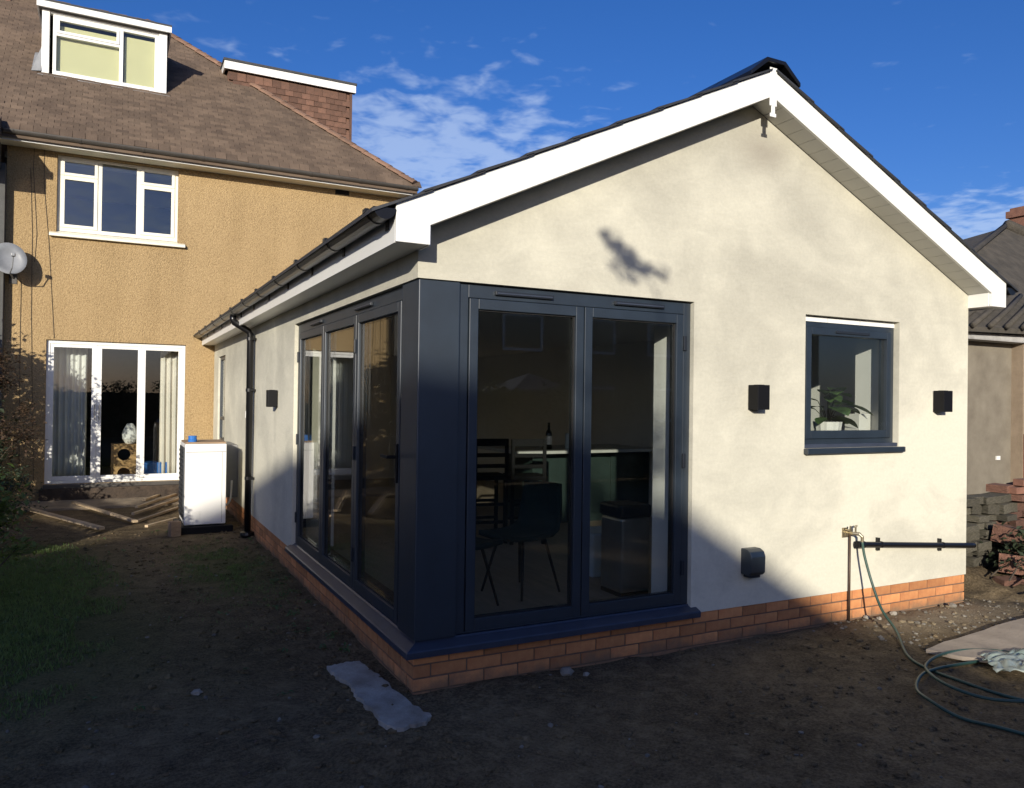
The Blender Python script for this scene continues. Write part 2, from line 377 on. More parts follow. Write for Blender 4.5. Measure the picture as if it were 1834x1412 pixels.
def ground_mat():
    m, nt, b = new_mat('dirt')
    n1 = nz(nt, 0.7, 5, 0.6, dist=0.5); n2 = nz(nt, 7, 6, 0.7); n3 = nz(nt, 55, 4, 0.75)
    c = ramp(nt, n2, [(0.36, (0.038, 0.027, 0.015)), (0.5, (0.12, 0.087, 0.046)), (0.64, (0.27, 0.203, 0.112))])
    c = mixc(nt, 0.45, c, ramp(nt, n1, [(0.38, (0.048, 0.036, 0.022)), (0.62, (0.23, 0.17, 0.098))]))
    c = mixc(nt, 0.35, c, ramp(nt, n3, [(0.38, (0.014, 0.010, 0.006)), (0.60, (0.24, 0.185, 0.115))]))
    tc = nt.nodes.new('ShaderNodeTexCoord')
    def blob(x, y, rx, ry):
        mp = nt.nodes.new('ShaderNodeMapping'); mp.inputs['Location'].default_value = (-x/rx, -y/ry, 0); mp.inputs['Scale'].default_value = (1/rx, 1/ry, 0)
        nt.links.new(tc.outputs['Object'], mp.inputs[0])
        ln = nt.nodes.new('ShaderNodeVectorMath'); ln.operation = 'LENGTH'; nt.links.new(mp.outputs[0], ln.inputs[0])
        return mth(nt, 'SUBTRACT', 1.15, ln.outputs['Value'], True)
    g = mth(nt, 'ADD', mth(nt, 'ADD', blob(-2.3, 3.0, 1.15, 3.2), mth(nt, 'MULTIPLY', blob(-0.45, 3.8, 0.6, 1.5), 0.7)), mth(nt, 'MULTIPLY', blob(-1.3, 1.5, 0.9, 1.6), 0.3), True)
    g = mth(nt, 'MULTIPLY', g, mth(nt, 'ADD', n2, 0.35), True)
    c = mixc(nt, g, c, ramp(nt, n3, [(0.3, (0.035, 0.050, 0.016)), (0.7, (0.095, 0.125, 0.04))]))
    # sandy spill along the foot of the gable wall
    sd = mth(nt, 'MULTIPLY', blob(4.4, -0.25, 1.1, 0.35), mth(nt, 'ADD', n2, 0.2), True)
    c = mixc(nt, sd, c, (0.27, 0.225, 0.155))
    nt.links.new(c, b.inputs['Base Color']); b.inputs['Roughness'].default_value = 1.0; b.inputs['Specular IOR Level'].default_value = 0.1
    h = mth(nt, 'ADD', mth(nt, 'MULTIPLY', n2, 1.0), mth(nt, 'MULTIPLY', n3, 0.35))
    bump(nt, b, h, 0.9, 0.03)
ground_mat()
def tarp_mat():
    m, nt, b = new_mat('plastic_sheet')
    c = ramp(nt, nz(nt, 6, 4, 0.6), [(0.3, (0.30, 0.38, 0.32)), (0.7, (0.52, 0.56, 0.48))])
    nt.links.new(c, b.inputs['Base Color']); b.inputs['Roughness'].default_value = 0.2
    tr = nt.nodes.new('ShaderNodeBsdfTransparent'); mx = nt.nodes.new('ShaderNodeMixShader'); mx.inputs[0].default_value = 0.35
    nt.links.new(b.outputs[0], mx.inputs[1]); nt.links.new(tr.outputs[0], mx.inputs[2]); nt.links.new(mx.outputs[0], nt.nodes['Material Output'].inputs[0])
tarp_mat()
# ---------------------------------------------------------------- ground
def gh(x, y):
    n = noise.noise(Vector((x*0.9, y*0.9, 0)))*0.022+noise.noise(Vector((x*3.1, y*3.1, 4)))*0.012+noise.noise(Vector((x*9, y*9, 9)))*0.007
    # keep the soil level against the walls
    dx = max(-x, 0, x-5); dy = max(-y, 0, y-9.8)
    d = math.hypot(dx, dy) if (x < 0 or y < 0 or x > 5) else 0
    return n*min(1.0, 0.7+d*1.2)+max(0.0, 0.25-d)*0.10*max(0.0, noise.noise(Vector((x*4.3, y*4.3, 21)))+0.1)
def make_ground():
    def axis(a, b, s, far):
        o = []; v = a
        while v <= b+1e-6: o.append(v); v += s
        e = 0.3; lo = a; hi = b; L = []; Rr = []
        while lo > -far: lo -= e; hi += e; L.insert(0, lo); Rr.append(hi); e *= 1.5
        return L+o+Rr
    xs = axis(-4.0, 7.0, 0.055, 160); ys = axis(-4.2, 10.0, 0.065, 160)
    vs = []; nx = len(xs)
    for y in ys:
        for x in xs:
            vs.append((x, y, gh(x, y)))
    fs = [(j*nx+i, j*nx+i+1, (j+1)*nx+i+1, (j+1)*nx+i) for j in range(len(ys)-1) for i in range(nx-1)]
    m = MB(); m.v = vs; m.f = fs
    return tag(m.build('ground', 'dirt', smooth=True, recalc=False), 'bare trodden brown earth of the garden with grassy patches', 'ground', kind='structure')
make_ground()
# paved strip along the back of the house
patio = part('patio', 'patio_dirt', None, (-6.0, -0.02, 8.75, 9.78, -0.1, 0.035), bevel=0.01)
tag(patio, 'worn concrete strip along the foot of the house wall', 'patio', kind='structure')
# ---------------------------------------------------------------- rear extension
EX = empty('rear_extension', (2.5, 4.9, 0), 'single storey cream rendered extension with white gable trim and dark corner doors', 'building')
RH = 2.364      # door head
SL = 0.47; AX = 2.5; AZ = 3.98; BD = 0.18; YB = -0.2
WEND = 9.78
gl = [[(2.0, 0.238), (5.0, 0.238), (5.0, 2.625), (2.5, 3.80), (0.0, 2.625), (0.0, RH), (2.0, RH)],
      [(3.06, 1.345), (4.115, 1.345), (4.115, 2.346), (3.06, 2.346)]]
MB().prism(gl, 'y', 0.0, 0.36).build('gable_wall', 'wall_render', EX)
sl = [[(3.33, 0.238), (WEND, 0.238), (WEND, 2.53), (0.362, 2.53), (0.362, RH), (3.33, RH)],
      [(8.35, 0.95), (9.2, 0.95), (9.2, 2.3), (8.35, 2.3)]]
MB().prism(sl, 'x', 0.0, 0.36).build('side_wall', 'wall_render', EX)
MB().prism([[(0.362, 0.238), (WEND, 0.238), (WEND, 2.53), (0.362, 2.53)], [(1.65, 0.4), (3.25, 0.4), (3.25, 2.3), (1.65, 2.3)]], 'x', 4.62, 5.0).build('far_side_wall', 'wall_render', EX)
part('added_daylight_pane', 'glass_clear', EX, (4.80, 4.82, 1.651, 3.249, 0.401, 2.299))  # invented out-of-sight window, added to bring daylight into the room
# white plaster inside
gi = [[(2.0, 0.238), (4.6, 0.238), (4.6, 2.45), (0.4, 2.45), (0.4, RH), (2.0, RH)], [(3.06, 1.345), (4.115, 1.345), (4.115, 2.346), (3.06, 2.346)]]
MB().prism(gi, 'y', 0.362, 0.40).build('inner_wall', 'room_white', EX)
MB().prism([[(3.33, 0.238), (9.6, 0.238), (9.6, 2.45), (0.402, 2.45), (0.402, RH), (3.33, RH)], [(8.35, 0.95), (9.2, 0.95), (9.2, 2.3), (8.35, 2.3)]], 'x', 0.362, 0.40).build('inner_wall', 'room_white', EX)
MB().prism([[(0.402, 0.22), (9.6, 0.22), (9.6, 2.45), (0.402, 2.45)], [(1.65, 0.4), (3.25, 0.4), (3.25, 2.3), (1.65, 2.3)]], 'x', 4.57, 4.618).build('inner_wall', 'room_white', EX)
part('inner_wall', 'room_white', EX, (0.402, 4.568, 9.5, 9.6, 0.22, 2.45))
part('ceiling', 'room_white', EX, (0.01, 4.9, 0.37, 9.7, 2.452, 2.51))
part('floor', 'room_floor', EX, (0.13, 4.6, 0.13, 9.6, 0.0, 0.215))
# plastered reveals of the openings
part('door_reveal', 'room_white', EX, (1.97, 1.998, 0.135, 0.40, 0.24, RH-0.002))
part('window_reveal', 'room_white', EX, (4.095, 4.113, 0.127, 0.402, 1.37, 2.34))
part('window_reveal', 'room_white', EX, (3.062, 3.08, 0.127, 0.402, 1.37, 2.34))
part('window_board', 'room_white', EX, (3.064, 4.11, 0.127, 0.45, 1.348, 1.37))
# brick plinth: dark joints behind single bricks
pl = part('plinth', 'mortar', EX, (0.014, 4.984, 0.014, 0.36, -0.2, 0.236), (0.014, 0.36, 0.362, WEND, -0.2, 0.236), (4.63, 4.984, 0.362, WEND, -0.2, 0.236))
def brick_mesh(sx, sy, sz, mat):
    m = MB(); m.box(-sx/2, sx/2, -sy/2, sy/2, -sz/2, sz/2)
    o = m.build('brick', mat, None, bevel=0.003); me = o.data; bpy.data.objects.remove(o); return me
BM = {}
def brick(cx, cy, cz, sx, sy, parent, mat='plinth_brick'):
    k = (round(sx, 3), round(sy, 3), mat)
    if k not in BM: BM[k] = brick_mesh(sx, sy, 0.065, mat)
    o = bpy.data.objects.new('brick', BM[k]); link(o, parent); 
    o.location = (cx+random.uniform(-.001, .001), cy+random.uniform(-.0015, .0015), cz+random.uniform(-.001, .001))
for c in range(4):
    z = 0.2005-0.075*c
    if z < -0.05: break
    x = 0.008 if c % 2 == 0 else 0.008+0.1125
    if c % 2: brick(0.008+0.05125, 0.008+0.1075, z, 0.1025, 0.215, pl)
    while x < 4.99:
        w = min(0.215, 4.992-x)
        if w > 0.03: brick(x+w/2, 0.008+0.05125, z, w, 0.1025, pl)
        x += 0.225
    y = 0.008+0.1125 if c % 2 == 0 else 0.008+0.225
    while y < WEND:
        w = min(0.215, WEND-y)
        if w > 0.03: brick(0.008+0.05125, y+w/2, z, 0.1025, w, pl)
        y += 0.225
# roof: stepped courses of dark tiles both sides
def slope_pt(d, side, up=0.0):
    # d metres out from the ridge line, measured flat
    x = AX+side*d; z = AZ-SL*d+up; return x, z
rs = MB()
ct = 0
for side in (-1, 1):
    d = 0.02
    while d < 2.78:
        d1 = min(d+0.31, 2.79)
        x0, z0 = slope_pt(d, side, 0.012); x1, z1 = slope_pt(d1+0.05, side, 0.026)
        poly = [(x0, z0), (x1, z1), (x1, z1-0.018), (x0, z0-0.010)]
        MB().prism([poly], 'y', -0.222, 9.76).build('roof_course', 'slate', EX)
        d = d1
deck = MB().prism([[(AX, AZ+0.0), slope_pt(2.70, 1), (AX+2.70, AZ-SL*2.70-0.05), (AX, AZ-0.05), (AX-2.70, AZ-SL*2.70-0.05), slope_pt(2.70, -1)]], 'y', -0.17, 9.76).build('roof_deck', 'slate', EX)
rp = [(AX-0.23, AZ-0.055), (AX-0.085, AZ+0.065), (AX+0.085, AZ+0.065), (AX+0.23, AZ-0.055), (AX+0.23, AZ-0.085), (AX+0.075, AZ+0.035), (AX-0.075, AZ+0.035), (AX-0.23, AZ-0.085)]
for i in range(22):
    y0 = -0.235+i*0.45
    MB().prism([rp], 'y', y0, min(y0+0.445, 9.76)).build('ridge_tile', 'black_plastic', EX, bevel=0.006)
# verge: dark undercloak line, white bargeboards with boxed ends
for side in (-1, 1):
    def Q(d, up): return (AX+side*d, AZ-SL*d+up)
    tip = 2.70
    poly = [Q(0.0, 0.0), Q(2.45, 0.0), (AX+side*2.62, AZ-SL*2.60), (AX+side*tip, AZ-SL*2.655), (AX+side*tip, 2.515), (AX+side*2.505, 2.515), (AX+side*2.505, AZ-BD-SL*2.505), Q(0.0, -BD)]
    b = MB().prism([poly], 'y', YB, YB+0.022).build('bargeboard', 'white_upvc', EX, bevel=0.003)
    # sloping soffit boards between bargeboard and wall
    n = 22
    for i in range(n):
        d0 = 0.0+2.5*i/n+0.002; d1 = 2.5*(i+1)/n-0.002
        p = [Q(d0, -BD+0.012), Q(d1, -BD+0.012), Q(d1, -BD+0.002), Q(d0, -BD+0.002)]
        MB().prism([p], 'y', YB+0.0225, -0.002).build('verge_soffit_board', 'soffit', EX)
    # boxed end and eaves
    xo = AX+side*2.70; xi = AX+side*2.505
    part('box_end', 'white_upvc', EX, (min(xi, xi-side*0.012), max(xi, xi-side*0.012), YB+0.0225, -0.001, 2.516, 2.66))
    part('fascia', 'white_upvc', EX, (min(xo, xo-side*0.02), max(xo, xo-side*0.02), YB+0.0225, 9.76, 2.512, 2.695))
    part('eaves_soffit', 'white_upvc', EX, (min(xi+side*-.004, xo-side*0.0205), max(xi+side*-.004, xo-side*0.0205), YB+0.0225, 9.76, 2.520, 2.530))
part('bargeboard_joint_cover', 'white_upvc', EX, (AX-0.032, AX+0.032, YB-0.007, YB-0.001, AZ-BD-0.07, AZ+0.015), (AX-0.017, AX+0.017, YB-0.0065, YB-0.0015, AZ-BD-0.12, AZ-BD-0.07), (AX-0.028, AX+0.028, YB-0.007, YB-0.001, AZ-BD-0.145, AZ-BD-0.12), bevel=0.002)
# gutters
def gutter(parent, xc, zc, r, y0, y1, mat, side):
    m = MB(); n = 10
    prof = [(xc+r*math.cos(math.pi+math.pi*k/n), zc+r*math.sin(math.pi+math.pi*k/n)) for k in range(n+1)]
    inn = [(xc+(r-0.005)*math.cos(math.pi+math.pi*k/n), zc+(r-0.005)*math.sin(math.pi+math.pi*k/n)) for k in range(n, -1, -1)]
    m.prism([prof+inn], 'y', y0, y1)
    g = m.build('gutter', mat, parent)
    MB().prism([prof], 'y', y0-0.006, y0).build('gutter_end_cap', mat, g)
    y = y0+0.12
    while y < y1:
        rr = r+0.005
        pr = [(xc+rr*math.cos(math.pi+math.pi*k/n), zc+rr*math.sin(math.pi+math.pi*k/n)) for k in range(n+1)]
        pi_ = [(xc+(rr-0.004)*math.cos(math.pi+math.pi*k/n), zc+(rr-0.004)*math.sin(math.pi+math.pi*k/n)) for k in range(n, -1, -1)]
        q = MB().prism([pr+pi_], 'y', y, y+0.05); q.box(xc-side*(r-.003), xc-side*(r+0.003), y, y+0.05, zc-0.09, zc+0.004); q.box(xc+side*(r-0.012), xc+side*(r+0.009), y-.002, y+0.052, zc-0.008, zc+0.014)
        q.build('gutter_bracket', mat, g)
        y += 0.9
    return g
G = gutter(EX, -0.266, 2.685, 0.062, -0.205, 9.74, 'black_plastic', -1)
gutter(EX, 5.266, 2.685, 0.062, -0.205, 9.74, 'black_plastic', 1)
# downpipe
dy = 5.55
dp = MB().tube([(-0.266, dy, 2.63), (-0.266, dy, 2.585), (-0.25, dy, 2.55), (-0.085, dy, 2.45), (-0.065, dy, 2.41), (-0.065, dy, 0.0)], 0.039, 14).build('downpipe', 'black_plastic', EX, smooth=True)
for z in (2.36, 1.75, 0.7):
    MB().lathe([(0.040, -0.02), (0.045, -0.018), (0.045, 0.018), (0.040, 0.02)], (-0.065, dy, z), 14).box(-0.065, -0.001, dy-0.055, dy+0.055, z-0.012, z+0.012).build('pipe_clip', 'black_plastic', dp)
MB().lathe([(0.034, 0.0), (0.075, 0.0), (0.085, 0.03), (0.08, 0.06), (0.04, 0.075)], (-0.067, dy, 0.0), 16).build('drain_collar', 'black_plastic', dp)
part('pipe_label', 'paper', dp, (-0.1105, -0.106, dy-0.02, dy+0.005, 1.42, 1.5))
# --- corner doors
def FB(m, u0, u1, z0, z1, d0, d1, side): # u along the wall, d depth from the wall face
    if side: m.box(d0, d1, u0, u1, z0, z1)
    else: m.box(u0, u1, d0, d1, z0, z1)
def ring(m, u0, u1, z0, z1, d0, d1, side, l, r, t, b):
    FB(m, u0, u0+l, z0, z1, d0, d1, side); FB(m, u1-r, u1, z0, z1, d0, d1, side)
    FB(m, u0+l, u1-r, z1-t, z1, d0, d1, side); FB(m, u0+l, u1-r, z0, z0+b, d0, d1, side)
cp = MB().box(0.012, 0.268, 0.012, 0.298, 0.298, RH-0.004).build('corner_post', 'anthracite', EX, bevel=0.006)
def doors(side, u0, u1, leaves, name):
    m = MB(); ring(m, u0, u1, 0.300, RH-0.004, 0.035, 0.12, side, 0.06, 0.06, 0.082, 0.012)
    D = m.build(name, 'anthracite', EX, bevel=0.004)
    for (a, b) in leaves:
        m = MB(); ring(m, a+0.004, b-0.004, 0.314, RH-0.089, 0.028, 0.10, side, 0.058, 0.058, 0.062, 0.066)
        m.build('leaf_frame', 'anthracite', D, bevel=0.004)
        m = MB(); ring(m, a+0.060, b-0.060, 0.378, RH-0.149, 0.046, 0.082, side, 0.010, 0.010, 0.010, 0.010)
        m.build('gasket', 'rubber', D)
        m = MB(); FB(m, a+0.0705, b-0.0705, 0.3885, RH-0.1595, 0.052, 0.076, side); m.build('pane', 'glass', D)
    return D
FD = doors(False, 0.270, 1.998, [(0.332, 1.135), (1.135, 1.936)], 'french_door')
SD = doors(True, 0.300, 3.328, [(0.362, 1.345), (1.345, 2.320), (2.320, 3.266)], 'bifold_door')
def vent(side, u0, u1, parent, z=2.315):
    m = MB(); FB(m, u0, u1, z-0.012, z+0.014, 0.012, 0.0345, side); v = m.build('trickle_vent', 'anthracite_dark', parent, bevel=0.005)
    m = MB(); FB(m, u0+0.012, u1-0.012, z-0.004, z+0.004, 0.008, 0.0125, side); m.build('vent_slot', 'cill_metal', v)
vent(False, 0.50, 0.90, FD); vent(False, 1.36, 1.76, FD)
vent(True, 0.95, 1.35, SD); vent(True, 2.35, 2.75, SD)
def hinge(side, u, z, parent, h=0.10):
    m = MB(); FB(m, u-0.012, u+0.012, z-h/2, z+h/2, 0.014, 0.0275, side); m.build('hinge', 'anthracite_dark', parent, bevel=0.004)
for z in (0.55, 1.28, 2.08): hinge(False, 1.942, z, FD)
for z in (0.55, 1.28, 2.05): hinge(True, 1.345, z, SD); hinge(True, 3.266, z, SD)
def lever(side, u, z, parent, dirn):
    m = MB(); FB(m, u-0.016, u+0.016, z-0.12, z+0.12, 0.016, 0.028, side)
    FB(m, u-0.009, u+0.009, z+0.03, z+0.05, -0.03, 0.016, side); FB(m, u-0.009, u+dirn*0.13, z+0.03, z+0.05, -0.042, -0.028, side)
    m.build('handle', 'black_matt', parent, bevel=0.004)
lever(True, 0.392, 1.28, SD, 1)
# metal cill round the corner: sloped top, thin drip nose, mitred
cprof = [(0.125, 0.297), (0.030, 0.297), (0.022, 0.288), (-0.046, 0.262), (-0.052, 0.255), (-0.052, 0.222), (-0.046, 0.222), (-0.044, 0.250), (0.125, 0.270)]
nC = len(cprof); vs = [(2.045, d, z) for d, z in cprof]+[(d, d, z) for d, z in cprof]+[(d, 3.365, z) for d, z in cprof]
fs = [(j*nC+i, j*nC+(i+1) % nC, (j+1)*nC+(i+1) % nC, (j+1)*nC+i) for j in range(2) for i in range(nC)]+[tuple(range(nC)), tuple(range(3*nC-1, 2*nC-1, -1))]
MB().add(vs, fs).build('door_cill', 'cill_metal', EX)
part('cill_packer', 'mortar', EX, (0.001, 2.0, 0.001, 0.12, 0.237, 0.262), (0.001, 0.12, 0.121, 3.33, 0.237, 0.262))
# --- gable window
W = MB(); ring(W, 3.063, 4.112, 1.368, 2.30, 0.050, 0.125, False, 0.045, 0.045, 0.04, 0.045)
W = W.build('window', 'anthracite', EX, bevel=0.004)
m = MB(); ring(m, 3.109, 4.066, 1.414, 2.259, 0.034, 0.11, False, 0.055, 0.055, 0.055, 0.06); m.build('sash', 'anthracite', W, bevel=0.004)
part('pane', 'glass', W, (3.165, 4.010, 0.060, 0.084, 1.475, 2.203))
part('head_packing', 'white_upvc', W, (3.064, 3.34, 0.044, 0.12, 2.302, 2.338), (3.346, 3.70, 0.044, 0.12, 2.302, 2.336), (3.706, 4.11, 0.044, 0.12, 2.302, 2.340))
part('trickle_vent', 'anthracite_dark', W, (3.42, 3.80, 0.024, 0.0335, 2.222, 2.243), bevel=0.004)
MB().prism([[(3.05, -0.045), (4.13, -0.045), (4.155, -0.035), (4.162, -0.015), (4.155, -0.001), (4.113, -0.001), (4.113, 0.16), (3.062, 0.16), (3.062, -0.001), (3.05, -0.001)]], 'z', 1.302, 1.3445).build('window_sill', 'anthracite', W, bevel=0.006)
part('sill_ledge', 'cill_metal', W, (3.066, 4.11, 0.006, 0.049, 1.3455, 1.375), bevel=0.004)
# --- slim side window near the house
W2 = MB(); ring(W2, 8.352, 9.198, 0.952, 2.298, 0.03, 0.10, True, 0.05, 0.05, 0.05, 0.06); FB(W2, 8.402, 9.148, 1.30, 1.345, 0.03, 0.10, True)
W2 = W2.build('slim_window', 'anthracite', EX)
part('pane', 'glass', W2, (0.05, 0.07, 8.403, 9.147, 1.346, 2.247)); part('pane', 'glass', W2, (0.05, 0.07, 8.403, 9.147, 1.013, 1.299))
part('slim_sill', 'white_upvc', W2, (-0.03, 0.029, 8.33, 9.22, 0.92, 0.949))
# ---------------------------------------------------------------- things on the extension walls
def wall_light(side, u, z, label):
    t = empty('wall_light', (u, 0, z-0.09) if not side else (0, u, z-0.09), label, 'wall light', 'black box wall lights')
    m = MB(); FB(m, u, u+0.112, z-0.09, z+0.085, -0.102, -0.008, side); m.build('housing', 'black_matt', t, bevel=0.004)
    m = MB(); FB(m, u+0.02, u+0.092, z-0.06, z+0.055, -0.0075, 0.0005, side); m.build('back_plate', 'black_plastic', t)
    m = MB(); FB(m, u+0.03, u+0.082, z+0.083, z+0.0875, -0.08, -0.03, side); m.build('lens', 'dark_glass', t)
wall_light(False, 2.492, 1.722, 'black box wall light on the gable between french doors and window')
wall_light(False, 4.535, 1.716, 'black box wall light on the gable near its far right corner')
wall_light(True, 4.10, 1.66, 'black box wall light on the side wall between bifold doors and downpipe')
# vent cowl
vc = empty('vent_cowl', (2.5, 0, 0.47), 'dark grey hooded vent cowl low on the gable wall', 'vent')
prof = [(0.0005, 0.47), (-0.085, 0.47), (-0.102, 0.49), (-0.105, 0.60), (-0.09, 0.635), (-0.055, 0.652), (0.0005, 0.652)]
MB().prism([[(y, z) for y, z in prof]], 'x', 2.445, 2.58).build('hood', 'anthracite', vc, bevel=0.008)
part('lower_lip', 'anthracite_dark', vc, (2.47, 2.56, -0.075, -0.002, 0.448, 0.469), bevel=0.004)
# tap with its copper supply pipe
tp = empty('outside_tap', (3.55, 0, 0.6), 'brass outside tap on a copper pipe rising up the gable wall', 'tap')
m = MB(); m.tube([(3.535, -0.02, -0.03), (3.535, -0.02, 0.70)], 0.0085, 8); m.build('supply_pipe', 'copper', tp, smooth=True)
m = MB(); m.tube([(3.535, -0.001, 0.69), (3.535, -0.05, 0.69), (3.56, -0.085, 0.69), (3.575, -0.10, 0.67), (3.575, -0.10, 0.63)], [0.014, 0.013, 0.014, 0.013, 0.011], 10); m.obox((3.535, -0.006, 0.69), (0.07, 0.01, 0.05)); m.build('body', 'brass', tp, smooth=False)
m = MB(); m.tube([(3.55, -0.06, 0.70), (3.55, -0.06, 0.74)], 0.007, 8); m.obox((3.55, -0.06, 0.745), (0.075, 0.014, 0.012), Matrix.Rotation(0.5, 3, 'Z')); m.build('handle', 'brass', tp, bevel=0.002)
m = MB(); m.tube([(3.50, -0.012, 0.715), (3.50, -0.05, 0.715), (3.50, -0.055, 0.75)], 0.007, 8); m.box(3.47, 3.53, -0.006, 0.0005, 0.655, 0.73); m.build('wall_bracket', 'brass', tp)
# waste pipe
wp = empty('waste_pipe', (4.3, -0.04, 0.5), 'black waste pipe clipped along the gable below the right hand light', 'pipe')
m = MB(); m.tube([(3.60, -0.045, 0.600), (3.635, -0.045, 0.598), (4.99, -0.045, 0.492), (5.035, -0.045, 0.489)], 0.0225, 12); m.build('pipe', 'black_plastic', wp, smooth=True)
m = MB(); m.tube([(3.585, -0.045, 0.601), (3.66, -0.045, 0.5955)], 0.029, 12); m.build('end_cap', 'black_plastic', wp)
for x in (3.86, 4.62):
    z = 0.5985-0.0782*(x-3.635)
    m = MB(); m.tube([(x-0.008, -0.045, z+0.0006), (x+0.008, -0.045, z-0.0006)], 0.0265, 12); m.box(x-0.008, x+0.008, -0.03, 0.0005, z-0.05, z+0.05); m.build('pipe_clip', 'black_plastic', wp)
# hose: from the tap to the ground, then loose coils
def catmull(pts, k=8):
    pts = [Vector(p) for p in pts]; P = [pts[0]*2-pts[1]]+pts+[pts[-1]*2-pts[-2]]; o = []
    for i in range(1, len(P)-2):
        for j in range(k):
            t = j/k; a, b, c, d = P[i-1], P[i], P[i+1], P[i+2]
            o.append(0.5*((2*b)+(c-a)*t+(2*a-5*b+4*c-d)*t*t+(3*b-a-3*c+d)*t*t*t))
    o.append(pts[-1]); return o
def gp(px, py, z=0.0):
    p = PX(px, py, 'z', 0.015); return Vector((p.x, p.y, gh(p.x, p.y)+0.011+z))
hp = [(3.575, -0.10, 0.635), (3.585, -0.115, 0.52), (3.60, -0.17, 0.33), (3.58, -0.27, 0.16), (3.50, -0.45, 0.06), gp(1625, 1175, 0.004), gp(1660, 1198, 0.0)]
hp += [gp(*q) for q in [(1720, 1222), (1785, 1241), (1850, 1256), (1930, 1262), (1985, 1235), (1960, 1195), (1880, 1172)]]
hp += [gp(q[0], q[1], 0.012) for q in [(1800, 1178), (1735, 1190), (1680, 1202)]]
hp += [gp(q[0], q[1], 0.02) for q in [(1650, 1218), (1642, 1240), (1665, 1262)]]
hp += [gp(*q) for q in [(1720, 1283), (1790, 1302), (1870, 1322), (1960, 1330), (2040, 1290), (2030, 1240), (1950, 1212)]]
hp += [gp(q[0], q[1], 0.03) for q in [(1830, 1180), (1750, 1170), (1690, 1180), (1660, 1198), (1664, 1216), (1700, 1238)]]
hp += [gp(q[0], q[1], 0.02) for q in [(1765, 1254), (1840, 1262), (1920, 1258)]]
h = MB().tube(catmull(hp, 8), 0.0095, 8).build('garden_hose', 'hose_green', smooth=True)
tag(h, 'dark green garden hose hanging from the tap and lying in loose loops', 'hose')
# ---------------------------------------------------------------- inside the extension
FZ = 0.215
def bar_stool(x, y, rz, label):
    t = empty('bar_stool', (x, y, FZ), label, 'stool', 'black ladder back bar stools')
    R = Matrix.Rotation(rz, 3, 'Z'); o = Vector((x, y, FZ))
    def B(name, c, s): MB().obox(o+R@Vector(c), s, R).build(name, 'black_wood', t, bevel=0.004)
    B('seat', (0, 0, 0.67), (0.38, 0.38, 0.045))
    for sx in (-1, 1):
        B('leg', (sx*0.165, -0.165, 0.324), (0.035, 0.035, 0.648)); B('leg', (sx*0.165, 0.165, 0.324), (0.035, 0.035, 0.648))
        B('back_post', (sx*0.165, -0.175, 0.88), (0.035, 0.03, 0.375))
    for z, hh in ((1.03, 0.075), (0.90, 0.04), (0.79, 0.04)): B('back_rail', (0, -0.175, z), (0.295, 0.022, hh))
    for z in (0.22, 0.40): B('stretcher', (0, -0.165, z), (0.295, 0.022, 0.03)); B('stretcher', (0, 0.165, z), (0.295, 0.022, 0.03))
bar_stool(2.28, 2.95, -0.25, 'black ladder back bar stool nearest the worktop bottle')
bar_stool(1.92, 3.12, -0.15, 'black ladder back bar stool in the middle of the row of three')
bar_stool(1.60, 3.30, -0.1, 'black ladder back bar stool half hidden behind the left door stile')
isl = empty('kitchen_island', (3.7, 4.1, FZ), 'dark green kitchen island with a pale worktop seen through the glass', 'kitchen island')
part('cabinet', 'green_cabinet', isl, (2.9, 4.55, 3.85, 4.6, FZ+0.001, 1.06)); part('worktop', 'worktop', isl, (2.55, 4.56, 3.6, 4.7, 1.061, 1.095), bevel=0.004)
for x in (3.1, 3.65, 4.2): part('door_panel', 'green_cabinet', isl, (x-0.24, x+0.24, 3.832, 3.849, FZ+0.12, 1.03), bevel=0.003)
bt = empty('wine_bottle', (3.08, 3.85, 1.095), 'dark wine bottle with a white label on the island worktop', 'bottle')
MB().lathe([(0.001, 0.0), (0.038, 0.002), (0.038, 0.19), (0.03, 0.215), (0.015, 0.235), (0.0145, 0.30), (0.017, 0.302), (0.017, 0.318), (0.001, 0.319)], (3.08, 3.85, 1.0955), 16).build('glass_body', 'bottle_glass', bt, smooth=True)
MB().lathe([(0.0385, 0.06), (0.0388, 0.061), (0.0388, 0.16), (0.0385, 0.161)], (3.08, 3.85, 1.0955), 16).build('label', 'paper', bt)
jg = MB().lathe([(0.001, 0), (0.055, 0.001), (0.06, 0.19), (0.056, 0.192), (0.05, 0.01), (0.001, 0.008)], (3.34, 3.8, 1.0955), 16)
jg.tube([(3.34, 3.74, 1.12), (3.34, 3.70, 1.15), (3.34, 3.70, 1.21), (3.34, 3.74, 1.25)], 0.008, 6)
tag(jg.build('water_jug', 'pale_plastic', smooth=True), 'pale blue plastic jug beside the wine bottle', 'jug')
